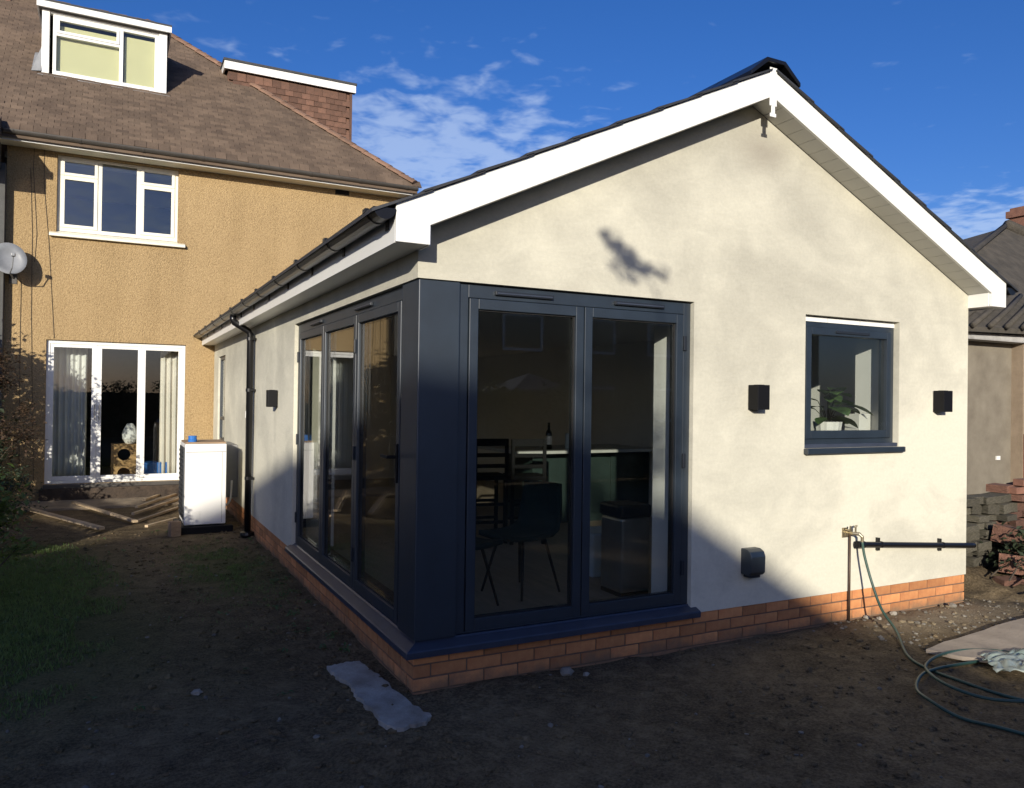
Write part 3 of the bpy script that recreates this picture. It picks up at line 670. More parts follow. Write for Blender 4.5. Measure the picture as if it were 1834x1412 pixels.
def dining_chair(x, y, rz, label):
    t = empty('dining_chair', (x, y, FZ), label, 'chair', 'dark green dining chairs')
    R = Matrix.Rotation(rz, 3, 'Z'); o = Vector((x, y, FZ))
    m = MB()
    # shell: seat curving up into the back
    pts = []; n = 9
    prof = [(0.24, 0.45), (0.12, 0.44), (0.0, 0.44), (-0.12, 0.45), (-0.19, 0.49), (-0.225, 0.58), (-0.24, 0.70), (-0.25, 0.82)]
    vs = []
    for th in (0, -0.035):
        for i, (yy, z) in enumerate(prof):
            w = 0.22 if i < 5 else 0.22-0.012*(i-4)
            for k in range(n):
                u = -1+2*k/(n-1)
                vs.append(o+R@Vector((u*w, yy+(0.03*u*u if i > 4 else 0)+(th if i > 4 else 0), z+(0.02*u*u if i <= 4 else 0)+(th if i <= 4 else 0))))
    P = len(prof); fs = []
    for a in range(2):
        for i in range(P-1):
            for k in range(n-1):
                b = a*P*n
                fs.append((b+i*n+k, b+i*n+k+1, b+(i+1)*n+k+1, b+(i+1)*n+k))
    q = P*n
    for k in range(n-1): fs.append((k, k+1, q+k+1, q+k)); fs.append(((P-1)*n+k, (P-1)*n+k+1, q+(P-1)*n+k+1, q+(P-1)*n+k))
    for i in range(P-1): fs.append((i*n, (i+1)*n, q+(i+1)*n, q+i*n)); fs.append((i*n+n-1, (i+1)*n+n-1, q+(i+1)*n+n-1, q+i*n+n-1))
    m.add(vs, fs); m.build('seat_shell', 'green_velvet', t, smooth=True)
    for sx in (-1, 1):
        for sy in (-1, 1):
            MB().tube([o+R@Vector((sx*0.13, sy*0.12, 0.41)), o+R@Vector((sx*0.21, sy*0.21, 0.0))], [0.013, 0.009], 8).build('leg', 'black_matt', t)
dining_chair(1.27, 1.10, 1.9, 'dark green moulded dining chair in the middle of the french doors')
dining_chair(0.66, 0.92, -1.2, 'dark green moulded dining chair partly behind the corner post')
bn = empty('pedal_bin', (1.98, 0.72, FZ), 'tall steel pedal bin with a black lid inside the right door', 'bin')
part('body', 'steel', bn, (1.86, 2.12, 0.62, 0.90, FZ+0.03, 0.80), bevel=0.02); part('lid', 'black_plastic', bn, (1.85, 2.13, 0.61, 0.91, 0.801, 0.90), bevel=0.02); part('base', 'black_plastic', bn, (1.865, 2.115, 0.625, 0.895, FZ, FZ+0.029))
tb = part('storage_tub', 'pale_plastic', None, (2.02, 2.34, 1.25, 1.6, FZ, 0.58), bevel=0.02); tag(tb, 'pale storage tub on the floor behind the pedal bin', 'tub')
# plant on the window board
pp = empty('house_plant', (3.66, 0.31, 1.37), 'leafy house plant in a ribbed white pot on the window board', 'plant')
m = MB()
prof = [(0.001, 0.0), (0.09, 0.0), (0.115, 0.165), (0.103, 0.165), (0.10, 0.14), (0.001, 0.135)]
n = 28; vs = []; fs = []
for k in range(n):
    a = 2*math.pi*k/n; f = 1.0 if k % 2 else 0.955
    for r, z in prof: vs.append((3.66+r*f*math.cos(a), 0.31+r*f*math.sin(a), 1.3705+z))
mm = len(prof)
for k in range(n):
    for i in range(mm-1): fs.append((k*mm+i, ((k+1) % n)*mm+i, ((k+1) % n)*mm+i+1, k*mm+i+1))
m.add(vs, fs); m.build('pot', 'pot_white', pp)
rnd = random.Random(3)
for i in range(20):
    a = rnd.uniform(0, 6.28); L = rnd.uniform(0.16, 0.32); z = 1.54+rnd.uniform(0.02, 0.26); rr = rnd.uniform(0.03, 0.13)
    base = Vector((3.66, 0.31, 1.50)); p1 = Vector((3.66+rr*math.cos(a)*1.1, 0.31+rr*math.sin(a)*0.6, z))
    MB().tube([base, (base+p1)/2+Vector((0, 0, 0.02)), p1], 0.003, 5).build('stem', 'leaf_dark', pp)
    d = Vector((math.cos(a), math.sin(a)*0.6, rnd.uniform(-0.3, 0.35))).normalized(); s = d.cross(Vector((0, 0, 1))).normalized(); up = s.cross(d)
    L *= 0.8; vs = []; K = 6
    for j in range(K+1):
        t = j/K; w = 0.33*L*math.sin(math.pi*min(1, t*0.93+0.05)); c = p1+d*(L*t)-Vector((0, 0, 0.25*L*t*t))
        vs += [c-s*w+up*0.12*w, c, c+s*w+up*0.12*w]
    fs = []
    for j in range(K): fs += [(j*3, j*3+1, j*3+4, j*3+3), (j*3+1, j*3+2, j*3+5, j*3+4)]
    MB().add(vs, fs).build('leaf', 'leaf_plant', pp, smooth=True, recalc=False)
bx = part('white_box', 'pot_white', None, (3.95, 4.085, 0.24, 0.385, 1.3705, 1.60), bevel=0.004); tag(bx, 'white storage box on the window board right of the house plant', 'box')
# ---------------------------------------------------------------- main house
HL = 9.7855
MH = empty('main_house', (0.2, HL, 0), 'tan pebbledashed two storey house with brown tiled roof and dormer windows', 'house')
HX0, HX1 = -2.985, 3.2
px0, px1, pz0, pz1 = -2.434, -0.4455, 0.275, 2.51
wx0, wx1, wz0, wz1 = -2.328, -0.595, 4.15, 5.39
MB().prism([[(HX0, -0.2), (HX1, -0.2), (HX1, 5.5), (HX0, 5.5)], [(px0, pz0), (px1, pz0), (px1, pz1), (px0, pz1)], [(wx0, wz0), (wx1, wz0), (wx1, wz1), (wx0, wz1)]], 'y', HL, HL+0.28).build('rear_wall', 'pebbledash', MH)
part('gable_side_wall', 'pebbledash', MH, (HX1-0.28, HX1, HL+0.281, 17.6, -0.2, 5.5))
# rooms behind the openings
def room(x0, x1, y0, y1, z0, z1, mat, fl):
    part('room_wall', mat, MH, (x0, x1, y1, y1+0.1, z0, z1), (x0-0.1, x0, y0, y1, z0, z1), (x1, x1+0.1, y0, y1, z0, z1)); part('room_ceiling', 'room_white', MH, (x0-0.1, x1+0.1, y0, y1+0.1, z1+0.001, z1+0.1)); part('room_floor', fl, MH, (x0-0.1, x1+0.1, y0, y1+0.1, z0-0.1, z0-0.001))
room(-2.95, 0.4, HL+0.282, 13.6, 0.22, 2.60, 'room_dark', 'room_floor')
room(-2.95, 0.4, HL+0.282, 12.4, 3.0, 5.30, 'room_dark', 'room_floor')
# patio doors
yf = HL+0.05
m = MB(); ring(m, px0+0.002, px1-0.002, pz0+0.002, pz1-0.002, yf, yf+0.09, False, 0.05, 0.05, 0.055, 0.05); PD = m.build('patio_door', 'white_upvc', MH, bevel=0.004)
pw = [(-2.382, -1.735), (-1.733, -1.105), (-1.103, -0.500)]
for i, (a, b) in enumerate(pw):
    m = MB(); ring(m, a, b, pz0+0.054, pz1-0.059, yf+0.012, yf+0.075, False, 0.062 if i else 0.05, 0.075 if i == 0 else 0.05, 0.05, 0.06); m.build('door_panel_frame', 'white_upvc', PD, bevel=0.004)
    part('pane', 'glass', PD, (a+(0.062 if i else 0.05)+.0005, b-(0.075 if i == 0 else 0.05)-.0005, yf+0.034, yf+0.056, pz0+0.1145, pz1-0.1095))
for x in (-1.765, -1.70): 
    m = MB(); m.tube([(x, yf+0.011, 1.28), (x, yf-0.025, 1.29), (x, yf-0.025, 1.50), (x, yf+0.011, 1.51)], 0.008, 6); m.build('handle', 'steel', PD)
part('door_step', 'bark', MH, (px0-0.06, px1+0.06, HL-0.10, HL-0.002, 0.03, 0.213), bevel=0.01)
part('threshold', 'gutter_brown', MH, (px0-0.01, px1+0.01, HL-0.03, HL+0.05, 0.215, 0.272), bevel=0.004)
# first floor window
yw = HL+0.07
m = MB(); ring(m, wx0+0.002, wx1-0.002, wz0+0.06, wz1-0.002, yw, yw+0.07, False, 0.05, 0.05, 0.045, 0.06)
for x in (-1.74, -1.185): m.box(x-0.03, x+0.03, yw+0.001, yw+0.069, wz0+0.12, wz1-0.047)
FW = m.build('first_floor_window', 'cream_upvc', MH, bevel=0.004)
for (a, b) in ((wx0+0.053, -1.771), (-1.154, wx1-0.053)):
    m = MB(); ring(m, a, b, 5.085, wz1-0.049, yw-0.014, yw+0.05, False, 0.045, 0.045, 0.04, 0.045); m.build('top_light_frame', 'cream_upvc', FW, bevel=0.004)
    part('pane', 'glass_upper', FW, (a+0.0455, b-0.0455, yw+0.01, yw+0.03, 5.1305, wz1-0.0895))
    m = MB(); ring(m, a, b, wz0+0.122, 5.082, yw-0.014, yw+0.05, False, 0.05, 0.05, 0.06, 0.05); m.build('casement_frame', 'cream_upvc', FW, bevel=0.004)
    part('pane', 'glass_upper', FW, (a+0.0505, b-0.0505, yw+0.01, yw+0.03, wz0+0.1725, 5.0215))
part('pane', 'glass_upper', FW, (-1.7095, -1.2155, yw+0.02, yw+0.04, wz0+0.1205, wz1-0.0475))
MB().prism([[(HL-0.075, wz0-0.045), (HL-0.075, wz0-0.005), (HL+0.065, wz0+0.055), (HL+0.065, wz0-0.02), (HL-0.002, wz0-0.03), (HL-0.002, wz0-0.045)]], 'x', wx0-0.09, wx1+0.11).build('window_sill', 'cream_upvc', MH, bevel=0.004)
# eaves
EY = 9.40; EZ = 5.55; TPR = 0.88; HIPX = 3.42
part('fascia', 'white_upvc', MH, (-9.0, HIPX-0.06, EY+0.06, EY+0.085, 5.415, 5.53))
part('soffit', 'cream_upvc', MH, (-9.0, HIPX-0.06, EY+0.086, HL-0.001, 5.418, 5.43))
def gutter_x(parent, yc, zc, r, x0, x1, mat):
    m = MB(); n = 10
    pf = [(yc+r*math.cos(math.pi+math.pi*k/n), zc+r*math.sin(math.pi+math.pi*k/n)) for k in range(n+1)]
    inn = [(yc+(r-0.005)*math.cos(math.pi+math.pi*k/n), zc+(r-0.005)*math.sin(math.pi+math.pi*k/n)) for k in range(n, -1, -1)]
    g = m.prism([pf+inn], 'x', x0, x1).build('gutter', mat, parent)
    x = x0+0.1; rr = r+0.006
    pr = [(yc+rr*math.cos(math.pi+math.pi*k/n), zc+rr*math.sin(math.pi+math.pi*k/n)) for k in range(n+1)]
    pi_ = [(yc+(rr-0.005)*math.cos(math.pi+math.pi*k/n), zc+(rr-0.005)*math.sin(math.pi+math.pi*k/n)) for k in range(n, -1, -1)]
    while x < x1:
        MB().prism([pr+pi_], 'x', x, x+0.035).build('gutter_bracket', mat, g); x += 0.87
    return g
gx = gutter_x(MH, EY-0.005, 5.545, 0.06, -3.0, HIPX-0.02, 'gutter_brown')
part('gutter_end_cap', 'black_plastic', gx, (HIPX-0.02, HIPX+0.0, EY-0.07, EY+0.06, 5.48, 5.56), bevel=0.01)
part('soffit_vent', 'black_matt', MH, (2.0, 2.25, HL-0.02, HL-0.0005, 5.34, 5.415))
# roof
def RZ(y): return EZ+0.02+TPR*(y-EY)
RY = 13.8
v = [(-9, EY, RZ(EY)-0.05), (HIPX, EY, RZ(EY)-0.05), (HIPX-4.4, RY, RZ(RY)-0.05), (-9, RY, RZ(RY)-0.05), (HIPX, EY+8.8, RZ(EY)-0.05), (-9, EY+8.8, RZ(EY)-0.05)]
roof = MB().add(v+[(a, b, c-0.08) for a, b, c in v], [(0,1,2,3), (1,4,2), (2,4,5,3), (6,9,8,7), (7,8,10), (8,9,11,10), (0,6,7,1), (1,7,10,4), (4,10,11,5)]).build('roof', 'roof_tile', MH)
rnd = random.Random(11)
tm = MB(); g = 0.098; tw = 0.17; cs = 1/math.hypot(1, TPR); sn = TPR*cs
d = 0.0; row = 0
rot = Matrix(((1, 0, 0), (0, cs, -sn), (0, sn, cs)))
while d < 5.85:
    yy = EY-0.03+d*cs; xr = HIPX-(yy-EY)-0.02
    x = -3.9+(tw/2 if row % 2 else 0)
    sag = 0.0
    while x < xr:
        if not (yy > 10.93 and -2.62 < x < -0.78) or yy > 12.5:
            lift = rnd.uniform(0, 0.010)+0.010*noise.noise(Vector((x*1.5, d*2, 0)))
            c = Vector((x, EY-0.03+(d+0.08+rnd.uniform(-.006, .006)+0.012*noise.noise(Vector((x*0.8, d*0.8, 7))))*cs, EZ+0.0+(d+0.08)*sn+0.008+lift))
            R2 = rot @ Matrix.Rotation(0.15+rnd.uniform(-.04, .06), 3, 'X') @ Matrix.Rotation(rnd.uniform(-.02, .02), 3, 'Z') @ Matrix.Rotation(rnd.uniform(-.025, .025), 3, 'Y')
            tm.obox(c, (tw-0.006, 0.17, 0.019), R2)
        x += tw
    d += g; row += 1
t_ = tm.build('tile', 'roof_tile', roof, recalc=False); t_['kind'] = 'stuff'
# hip tiles
hd = Vector((-1, 1, TPR)).normalized(); k = 0; s = 0.05
hl = math.sqrt(2+TPR*TPR)*4.4
while s < hl-0.2:
    p = Vector((HIPX, EY, EZ+0.055))+hd*s
    m = MB(); vs = []; n = 6
    sidev = Vector((1, 1, 0)).normalized(); up = sidev.cross(hd)*-1
    if up.z < 0: up = -up
    for e, q in ((0, p), (1, p+hd*0.33)):
        for j in range(n+1):
            a = math.pi*j/n; vs.append(q+sidev*(math.cos(a)*0.115)+up*(math.sin(a)*0.075-0.03+(0.012 if e == 0 else 0.0)))
    fs = [(j, j+1, n+2+j, n+1+j) for j in range(n)]+[tuple(range(n+1)), tuple(range(2*n+1, n, -1))]
    m.add(vs, fs).build('hip_tile', 'hip_tile', roof); s += 0.30
# rear dormer
DY = 11.02; dx0, dx1, dz0, dz1 = -2.655, -0.74, 7.05, 8.11
DM = part('dormer', 'white_upvc', MH, (dx0, dx0+0.11, DY, DY+0.12, dz0-0.05, dz1), (dx1-0.13, dx1, DY, DY+0.12, dz0-0.06, dz1), (dx0+0.111, dx1-0.131, DY+0.02, DY+0.12, dz1-0.04, dz1), bevel=0.004)
for s_, xx in ((0, dx0+0.02), (1, dx1-0.05)):
    MB().prism([[(DY+0.121, 6.9), (DY+0.121, dz1), (12.6, dz1), (12.6, 7.9)]], 'x', xx, xx+0.03).build('dormer_cheek', 'lead', DM)
part('dormer_roof', 'felt', DM, (dx0-0.08, dx1+0.07, DY-0.10, 12.75, dz1+0.101, dz1+0.13)); part('dormer_fascia', 'white_upvc', DM, (dx0-0.075, dx1+0.065, DY-0.095, DY-0.07, dz1+0.0, dz1+0.10), (dx0-0.075, dx0-0.05, DY-0.069, 12.4, dz1+0.0, dz1+0.10), (dx1+0.04, dx1+0.065, DY-0.069, 12.4, dz1+0.0, dz1+0.10)); part('dormer_soffit', 'gutter_brown', DM, (dx0-0.049, dx1+0.039, DY-0.069, DY+0.121, dz1+0.001, dz1+0.02))
ux0, ux1 = dx0+0.16, dx1-0.135; uz0, uz1 = dz0+0.0, dz1-0.045
m = MB(); ring(m, ux0, ux1, uz0, uz1, DY+0.03, DY+0.10, False, 0.05, 0.06, 0.05, 0.07); xm = ux0+0.635*(ux1-ux0); m.box(xm-0.03, xm+0.03, DY+0.031, DY+0.099, uz0+0.07, uz1-0.05)
DWn = m.build('dormer_window', 'white_upvc', DM, bevel=0.004)
zt = uz0+0.70*(uz1-uz0)
# (window pieces hang directly on the dormer: thing > dormer > piece)
m = MB(); ring(m, ux0+0.052, xm-0.031, zt, uz1-0.052, DY+0.014, DY+0.08, False, 0.045, 0.045, 0.04, 0.045); o_ = m.build('top_light_frame', 'white_upvc', DM, bevel=0.004)
part('pane', 'glass_clear', DM, (ux0+0.0975, xm-0.0765, DY+0.04, DY+0.06, zt+0.0455, uz1-0.0925))
part('transom', 'white_upvc', DM, (ux0+0.0505, xm-0.0305, DY+0.029, DY+0.098, zt-0.045, zt-0.001), bevel=0.004)
part('pane', 'glass_clear', DM, (ux0+0.0505, xm-0.0305, DY+0.05, DY+0.07, uz0+0.0705, zt-0.0455))
part('pane', 'glass_clear', DM, (xm+0.0305, ux1-0.0605, DY+0.05, DY+0.07, uz0+0.0705, uz1-0.0505))
part('blind', 'blind', DM, (ux0+0.03, xm-0.01, DY+0.125, DY+0.13, uz0-0.02, uz1-0.14)); part('blind', 'blind', DM, (xm+0.05, ux1-0.03, DY+0.125, DY+0.13, uz0-0.02, uz1-0.10))
part('dormer_room', 'room_dark', DM, (ux0-0.05, ux1+0.05, DY+0.6, DY+0.65, uz0-0.1, dz1-0.002), (ux0-0.05, ux1+0.05, DY+0.14, DY+0.6, uz0-0.1, uz0-0.05))
part('lead_apron', 'lead', DM, (dx0-0.05, dx1+0.05, DY-0.05, DY-0.001, dz0-0.085, dz0-0.055))
MB().add([(dx0-0.14, DY-0.02, RZ(DY-0.02)+0.06), (dx0-0.001, DY-0.02, RZ(DY-0.02)+0.08), (dx0-0.001, DY+0.6, RZ(DY+0.6)+0.08), (dx0-0.001, DY+0.05, dz0+0.45), (dx0-0.14, DY+0.6, RZ(DY+0.6)+0.05)], [(0, 1, 2, 4), (1, 2, 3), (0, 1, 3)]).build('lead_flashing', 'lead', DM)
# box dormer behind the hip, hung with tiles
bx0, bx1, by0 = 0.40, 2.83, 11.9; bz = 8.02
BX = part('side_dormer', 'hung_tile', MH, (bx0, bx1, by0, 14.6, 6.0, bz))
part('box_fascia', 'white_upvc', BX, (bx0-0.08, bx1+0.08, by0-0.10, by0-0.075, bz+0.0, bz+0.15), (bx0-0.08, bx0-0.055, by0-0.0745, 14.6, bz+0.0, bz+0.15)); part('box_soffit', 'gutter_brown', BX, (bx0-0.054, bx1+0.079, by0-0.0745, by0+0.01, bz+0.002, bz+0.02)); part('box_roof', 'felt', BX, (bx0-0.10, bx1+0.10, by0-0.12, 14.7, bz+0.151, bz+0.20), bevel=0.01)
o_ = MB().box(-0.081, 0.081, -0.008, 0.008, -0.08, 0.08).build('hung_tile', 'hung_tile'); hme = o_.data; bpy.data.objects.remove(o_)
row = 0; z = bz-0.10
while z > 6.3:
    x = bx0+0.085+(0.083 if row % 2 else 0)
    while x < bx1-0.05:
        # only the tiles that rise above the line of the hip
        if z > EZ+TPR*(HIPX-x)*0.98-0.35:
            o = bpy.data.objects.new('hung_tile', hme); link(o, BX); o.location = (x+rnd.uniform(-.003, .003), by0-0.024-rnd.uniform(0, .005), z+rnd.uniform(-.004, .004)); o.rotation_euler = (-0.10+rnd.uniform(-.03, .02), rnd.uniform(-.02, .02), rnd.uniform(-.02, .02))
        x += 0.166
    z -= 0.115; row += 1
part('corner_flashing', 'hung_tile', BX, (bx1-0.03, bx1+0.02, by0-0.045, by0-0.002, 6.2, bz))
ch = part('chimney', 'house_brick', MH, (-4.6, -3.35, 13.4, 14.2, 8.8, 10.3), bevel=0.01)
# cables down the wall
for pts in ([(62, 262), (60, 300), (66, 420), (62, 470)], [(80, 262), (79, 330), (88, 440), (97, 606)], [(55, 300), (58, 420), (56, 560), (60, 860)], [(38, 505), (36, 600), (34, 870)]):
    MB().tube([PX(a, b, 'y', HL-0.008) for a, b in pts], 0.0035, 5).build('cable', 'cable', MH)
# satellite dish
ds = empty('satellite_dish', (-2.93, HL, 3.35), 'grey satellite dish on the house wall by the left edge', 'satellite dish')
dc = Vector((-2.90, HL-0.34, 3.66)); dn = Vector((0.25, -1, 0.28)).normalized(); da = dn.cross(Vector((0, 0, 1))).normalized(); db = da.cross(dn)
vs = [dc-dn*0.07]; n = 28; fs = []
for ri, r in enumerate((0.09, 0.17, 0.25)):
    for k in range(n):
        a = 2*math.pi*k/n; vs.append(dc+da*math.cos(a)*r*0.92+db*math.sin(a)*r-dn*(0.07*(1-(r/0.25)**2)))
for k in range(n): fs.append((0, 1+k, 1+(k+1) % n))
for ri in range(2):
    for k in range(n): fs.append((1+ri*n+k, 1+(ri+1)*n+k, 1+(ri+1)*n+(k+1) % n, 1+ri*n+(k+1) % n))
o = MB().add(vs, fs).build('reflector', 'dish_grey', ds, smooth=True); md = o.modifiers.new('thick', 'SOLIDIFY'); md.thickness = 0.008
MB().tube([dc-dn*0.075, dc-dn*0.20+Vector((0, 0, -0.04)), Vector((-2.88, HL-0.03, 3.42)), Vector((-2.88, HL-0.005, 3.42))], 0.016, 8).build('mount_arm', 'gutter_brown', ds)
part('wall_plate', 'gutter_brown', ds, (-2.93, -2.83, HL-0.014, HL-0.0005, 3.33, 3.51))
MB().tube([dc-db*0.24, dc-db*0.23+dn*0.20, dc-db*0.10+dn*0.32], 0.009, 6).build('feed_arm', 'dish_grey', ds); MB().obox(dc-db*0.08+dn*0.33, (0.05, 0.09, 0.05)).build('receiver', 'dish_grey', ds, bevel=0.01)
# attached neighbour: only its wall edge and projecting eaves reach the picture
NH = empty('adjoining_house', (-6, HL, 0), 'adjoining house whose shaded wall edge and eaves show at the far left', 'house')
part('rear_wall', 'grey_render', NH, (-9.0, -2.987, HL-0.17, HL+0.1, -0.2, 5.1)); part('side_wall', 'house_brick', NH, (-9.0, -8.8, HL+0.101, 17.8, -0.2, 5.1))
part('eaves_box', 'gutter_brown', NH, (-9.0, -3.04, HL-0.95, HL-0.172, 5.02, 5.36)); part('gutter', 'black_plastic', NH, (-9.0, -3.0, HL-1.05, HL-0.952, 5.28, 5.40), bevel=0.02)
MB().prism([[(HL-1.0, 5.40), (HL-0.39, 5.72), (HL-0.39, 5.44), (HL-0.6, 5.40)]], 'x', -9.0, -3.02).build('bay_roof', 'roof_tile', NH)
# ---------------------------------------------------------------- behind the patio doors
def drape(name, x0, x1, y, z0, z1, mat, label, waves, sl=0.0):
    vs = []; nx = 60; nz_ = 8
    for j in range(nz_+1):
        t = j/nz_; zz = z0+(z1-z0)*t
        for i in range(nx+1):
            u = i/nx; x = x0+(x1-x0)*u; amp = 0.035*(1-0.35*t)
            vs.append((x+sl*(1-t)*0.08, y+amp*math.sin(u*waves*2*math.pi+0.6*math.sin(t*2)), zz))
    fs = [(j*(nx+1)+i, j*(nx+1)+i+1, (j+1)*(nx+1)+i+1, (j+1)*(nx+1)+i) for j in range(nz_) for i in range(nx)]
    o = MB().add(vs, fs).build(name, mat, smooth=True, recalc=False); md = o.modifiers.new('thick', 'SOLIDIFY'); md.thickness = 0.004
    return tag(o, label, 'curtain', 'curtains behind the patio doors')
HF = 0.221
drape('curtain', -2.42, -1.88, HL+0.40, HF+0.01, 2.52, 'curtain', 'white gathered curtain behind the left patio door panel', 6)
drape('curtain', -0.80, -0.36, HL+0.40, HF+0.01, 2.52, 'curtain_cream', 'cream gathered curtain behind the right patio door panel', 5)
tx = empty('toy_box', (-1.25, 10.3, HF), 'pine cube box with two round holes behind the patio doors', 'box')
tbm = MB()
pts = [(-1.52, HF), (-1.14, HF), (-1.14, 0.86), (-1.52, 0.86)]
def circ(cx, cz, r, n=18): return [(cx+r*math.cos(-2*math.pi*k/n), cz+r*math.sin(-2*math.pi*k/n)) for k in range(n)]
tbm.prism([pts, circ(-1.33, 0.69, 0.095), circ(-1.33, 0.38, 0.095)], 'y', 10.17, 10.185); tbm.build('front_panel', 'pine_wood', tx)
part('carcass', 'pine_wood', tx, (-1.52, -1.505, 10.1855, 10.55, HF, 0.86), (-1.155, -1.14, 10.1855, 10.55, HF, 0.86), (-1.5045, -1.1555, 10.1855, 10.55, 0.845, 0.86), (-1.5045, -1.1555, 10.1855, 10.55, 0.53, 0.545), (-1.5045, -1.1555, 10.535, 10.55, HF, 0.5295))
MB().lathe([(0.001, 0), (0.07, 0.0), (0.12, 0.08), (0.125, 0.16), (0.09, 0.26), (0.05, 0.33), (0.03, 0.335), (0.001, 0.336)], (-1.24, 10.36, 0.861), 16).build('bag', 'curtain')
b_ = bpy.data.objects['bag']; tag(b_, 'pale knotted cloth bag standing on the pine cube box', 'bag')
b_.name = 'cloth_bag'
bl = MB(); bl.prism([[(-1.06, HF), (-0.66, HF), (-0.62, 0.55), (-1.10, 0.55)]], 'y', 10.2, 10.5); tag(bl.build('blue_tub', 'blue_plastic', bevel=0.02), 'blue plastic tub on the floor behind the right patio door panel', 'tub')
# ---------------------------------------------------------------- heat pump by the corner
hpn = empty('heat_pump', (-0.5, 6.4, 0), 'white boxy heat pump unit on a black base beside the downpipe', 'heat pump')
part('casing', 'metal_white', hpn, (-0.725, -0.25, 6.05, 6.78, 0.10, 1.085), bevel=0.012)
gr = part('side_grille', 'grille_dark', hpn, (-0.738, -0.7255, 6.11, 6.72, 0.16, 1.04), bevel=0.003)
for i in range(14): part('louvre', 'anthracite_dark', gr, (-0.746, -0.7385, 6.13, 6.70, 0.19+i*0.06, 0.215+i*0.06))
part('base', 'black_matt', hpn, (-0.80, -0.17, 5.98, 6.12, 0.0, 0.085), bevel=0.006); part('base', 'black_matt', hpn, (-0.80, -0.17, 6.62, 6.78, 0.0, 0.085), bevel=0.006)
part('panel_seam', 'grille_dark', hpn, (-0.716, -0.259, 6.0485, 6.0500, 0.985, 0.990)); part('panel_seam', 'grille_dark', hpn, (-0.300, -0.297, 6.0485, 6.0500, 0.12, 0.984)); part('rating_label', 'paper', hpn, (-0.66, -0.54, 6.0475, 6.0500, 0.17, 0.27))
part('foot', 'black_matt', hpn, (-0.66, -0.58, 6.06, 6.76, 0.0855, 0.0995)); part('foot', 'black_matt', hpn, (-0.40, -0.32, 6.06, 6.76, 0.0855, 0.0995))
wb = part('timber_board', 'wood_board', None, (-0.72, -0.25, 6.10, 6.74, 1.086, 1.104), bevel=0.003); tag(wb, 'brown timber board lying on top of the heat pump', 'board')
bc = MB().lathe([(0.001, 0), (0.05, 0.0), (0.055, 0.03), (0.048, 0.035), (0.05, 0.075), (0.001, 0.076)], (-0.63, 6.22, 1.1045), 14); tag(bc.build('blue_pot', 'blue_plastic'), 'small blue plastic pot on the board over the heat pump', 'pot')
cb = part('meter_cabinet', 'grey_cabinet', None, (-0.16, -0.0005, 6.85, 7.75, 0.32, 1.02), bevel=0.01); tag(cb, 'grey wall cabinet behind the heat pump and downpipe', 'cabinet')
tag(MB().tube(catmull([(-0.08, 6.83, 0.55), (-0.10, 6.80, 0.30), (-0.16, 6.84, 0.22), (-0.22, 6.90, 0.28), (-0.24, 6.95, 0.5)]), 0.014, 8).build('insulated_hose', 'pot_white', smooth=True), 'white insulated hose looping under the grey cabinet', 'hose')
br = MB().obox((-0.84, 5.92, 0.09), (0.12, 0.1, 0.18), Matrix.Rotation(0.3, 3, 'Z')); tag(br.build('offcut_block', 'wood_board', bevel=0.006), 'short timber offcut standing by the black base', 'block')
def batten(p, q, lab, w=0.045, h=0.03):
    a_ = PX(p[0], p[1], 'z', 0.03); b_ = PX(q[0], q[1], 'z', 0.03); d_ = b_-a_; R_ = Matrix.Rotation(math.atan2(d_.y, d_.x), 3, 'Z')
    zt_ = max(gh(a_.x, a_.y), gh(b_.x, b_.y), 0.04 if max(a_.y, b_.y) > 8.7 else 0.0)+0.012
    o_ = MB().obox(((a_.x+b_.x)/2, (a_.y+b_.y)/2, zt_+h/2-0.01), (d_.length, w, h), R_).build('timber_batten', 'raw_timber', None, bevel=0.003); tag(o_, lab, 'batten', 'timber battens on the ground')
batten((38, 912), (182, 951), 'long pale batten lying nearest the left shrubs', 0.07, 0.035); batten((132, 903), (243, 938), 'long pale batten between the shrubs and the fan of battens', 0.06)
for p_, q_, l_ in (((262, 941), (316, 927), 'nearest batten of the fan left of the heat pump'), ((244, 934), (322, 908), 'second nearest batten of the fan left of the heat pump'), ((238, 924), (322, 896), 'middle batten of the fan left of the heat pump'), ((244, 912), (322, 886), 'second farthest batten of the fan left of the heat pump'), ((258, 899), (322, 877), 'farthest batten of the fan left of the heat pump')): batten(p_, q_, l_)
# ---------------------------------------------------------------- ground clutter
def lump(name, c, s, mat, label=None, cat=None, seed=0, group=None, parent=None, sub=2, rough=0.25):
    bm = bmesh.new(); bmesh.ops.create_icosphere(bm, subdivisions=sub, radius=1.0)
    for v_ in bm.verts:
        k = 1+rough*noise.noise(v_.co*1.6+Vector((seed*3.7, seed, 0)))*1.6
        v_.co = Vector((v_.co.x*k*s[0], v_.co.y*k*s[1], v_.co.z*k*s[2]))
    me = bpy.data.meshes.new(name); bm.to_mesh(me); bm.free(); me.materials.append(MAT[mat])
    o = link(bpy.data.objects.new(name, me), parent); o.location = c
    if label: tag(o, label, cat, group)
    return o
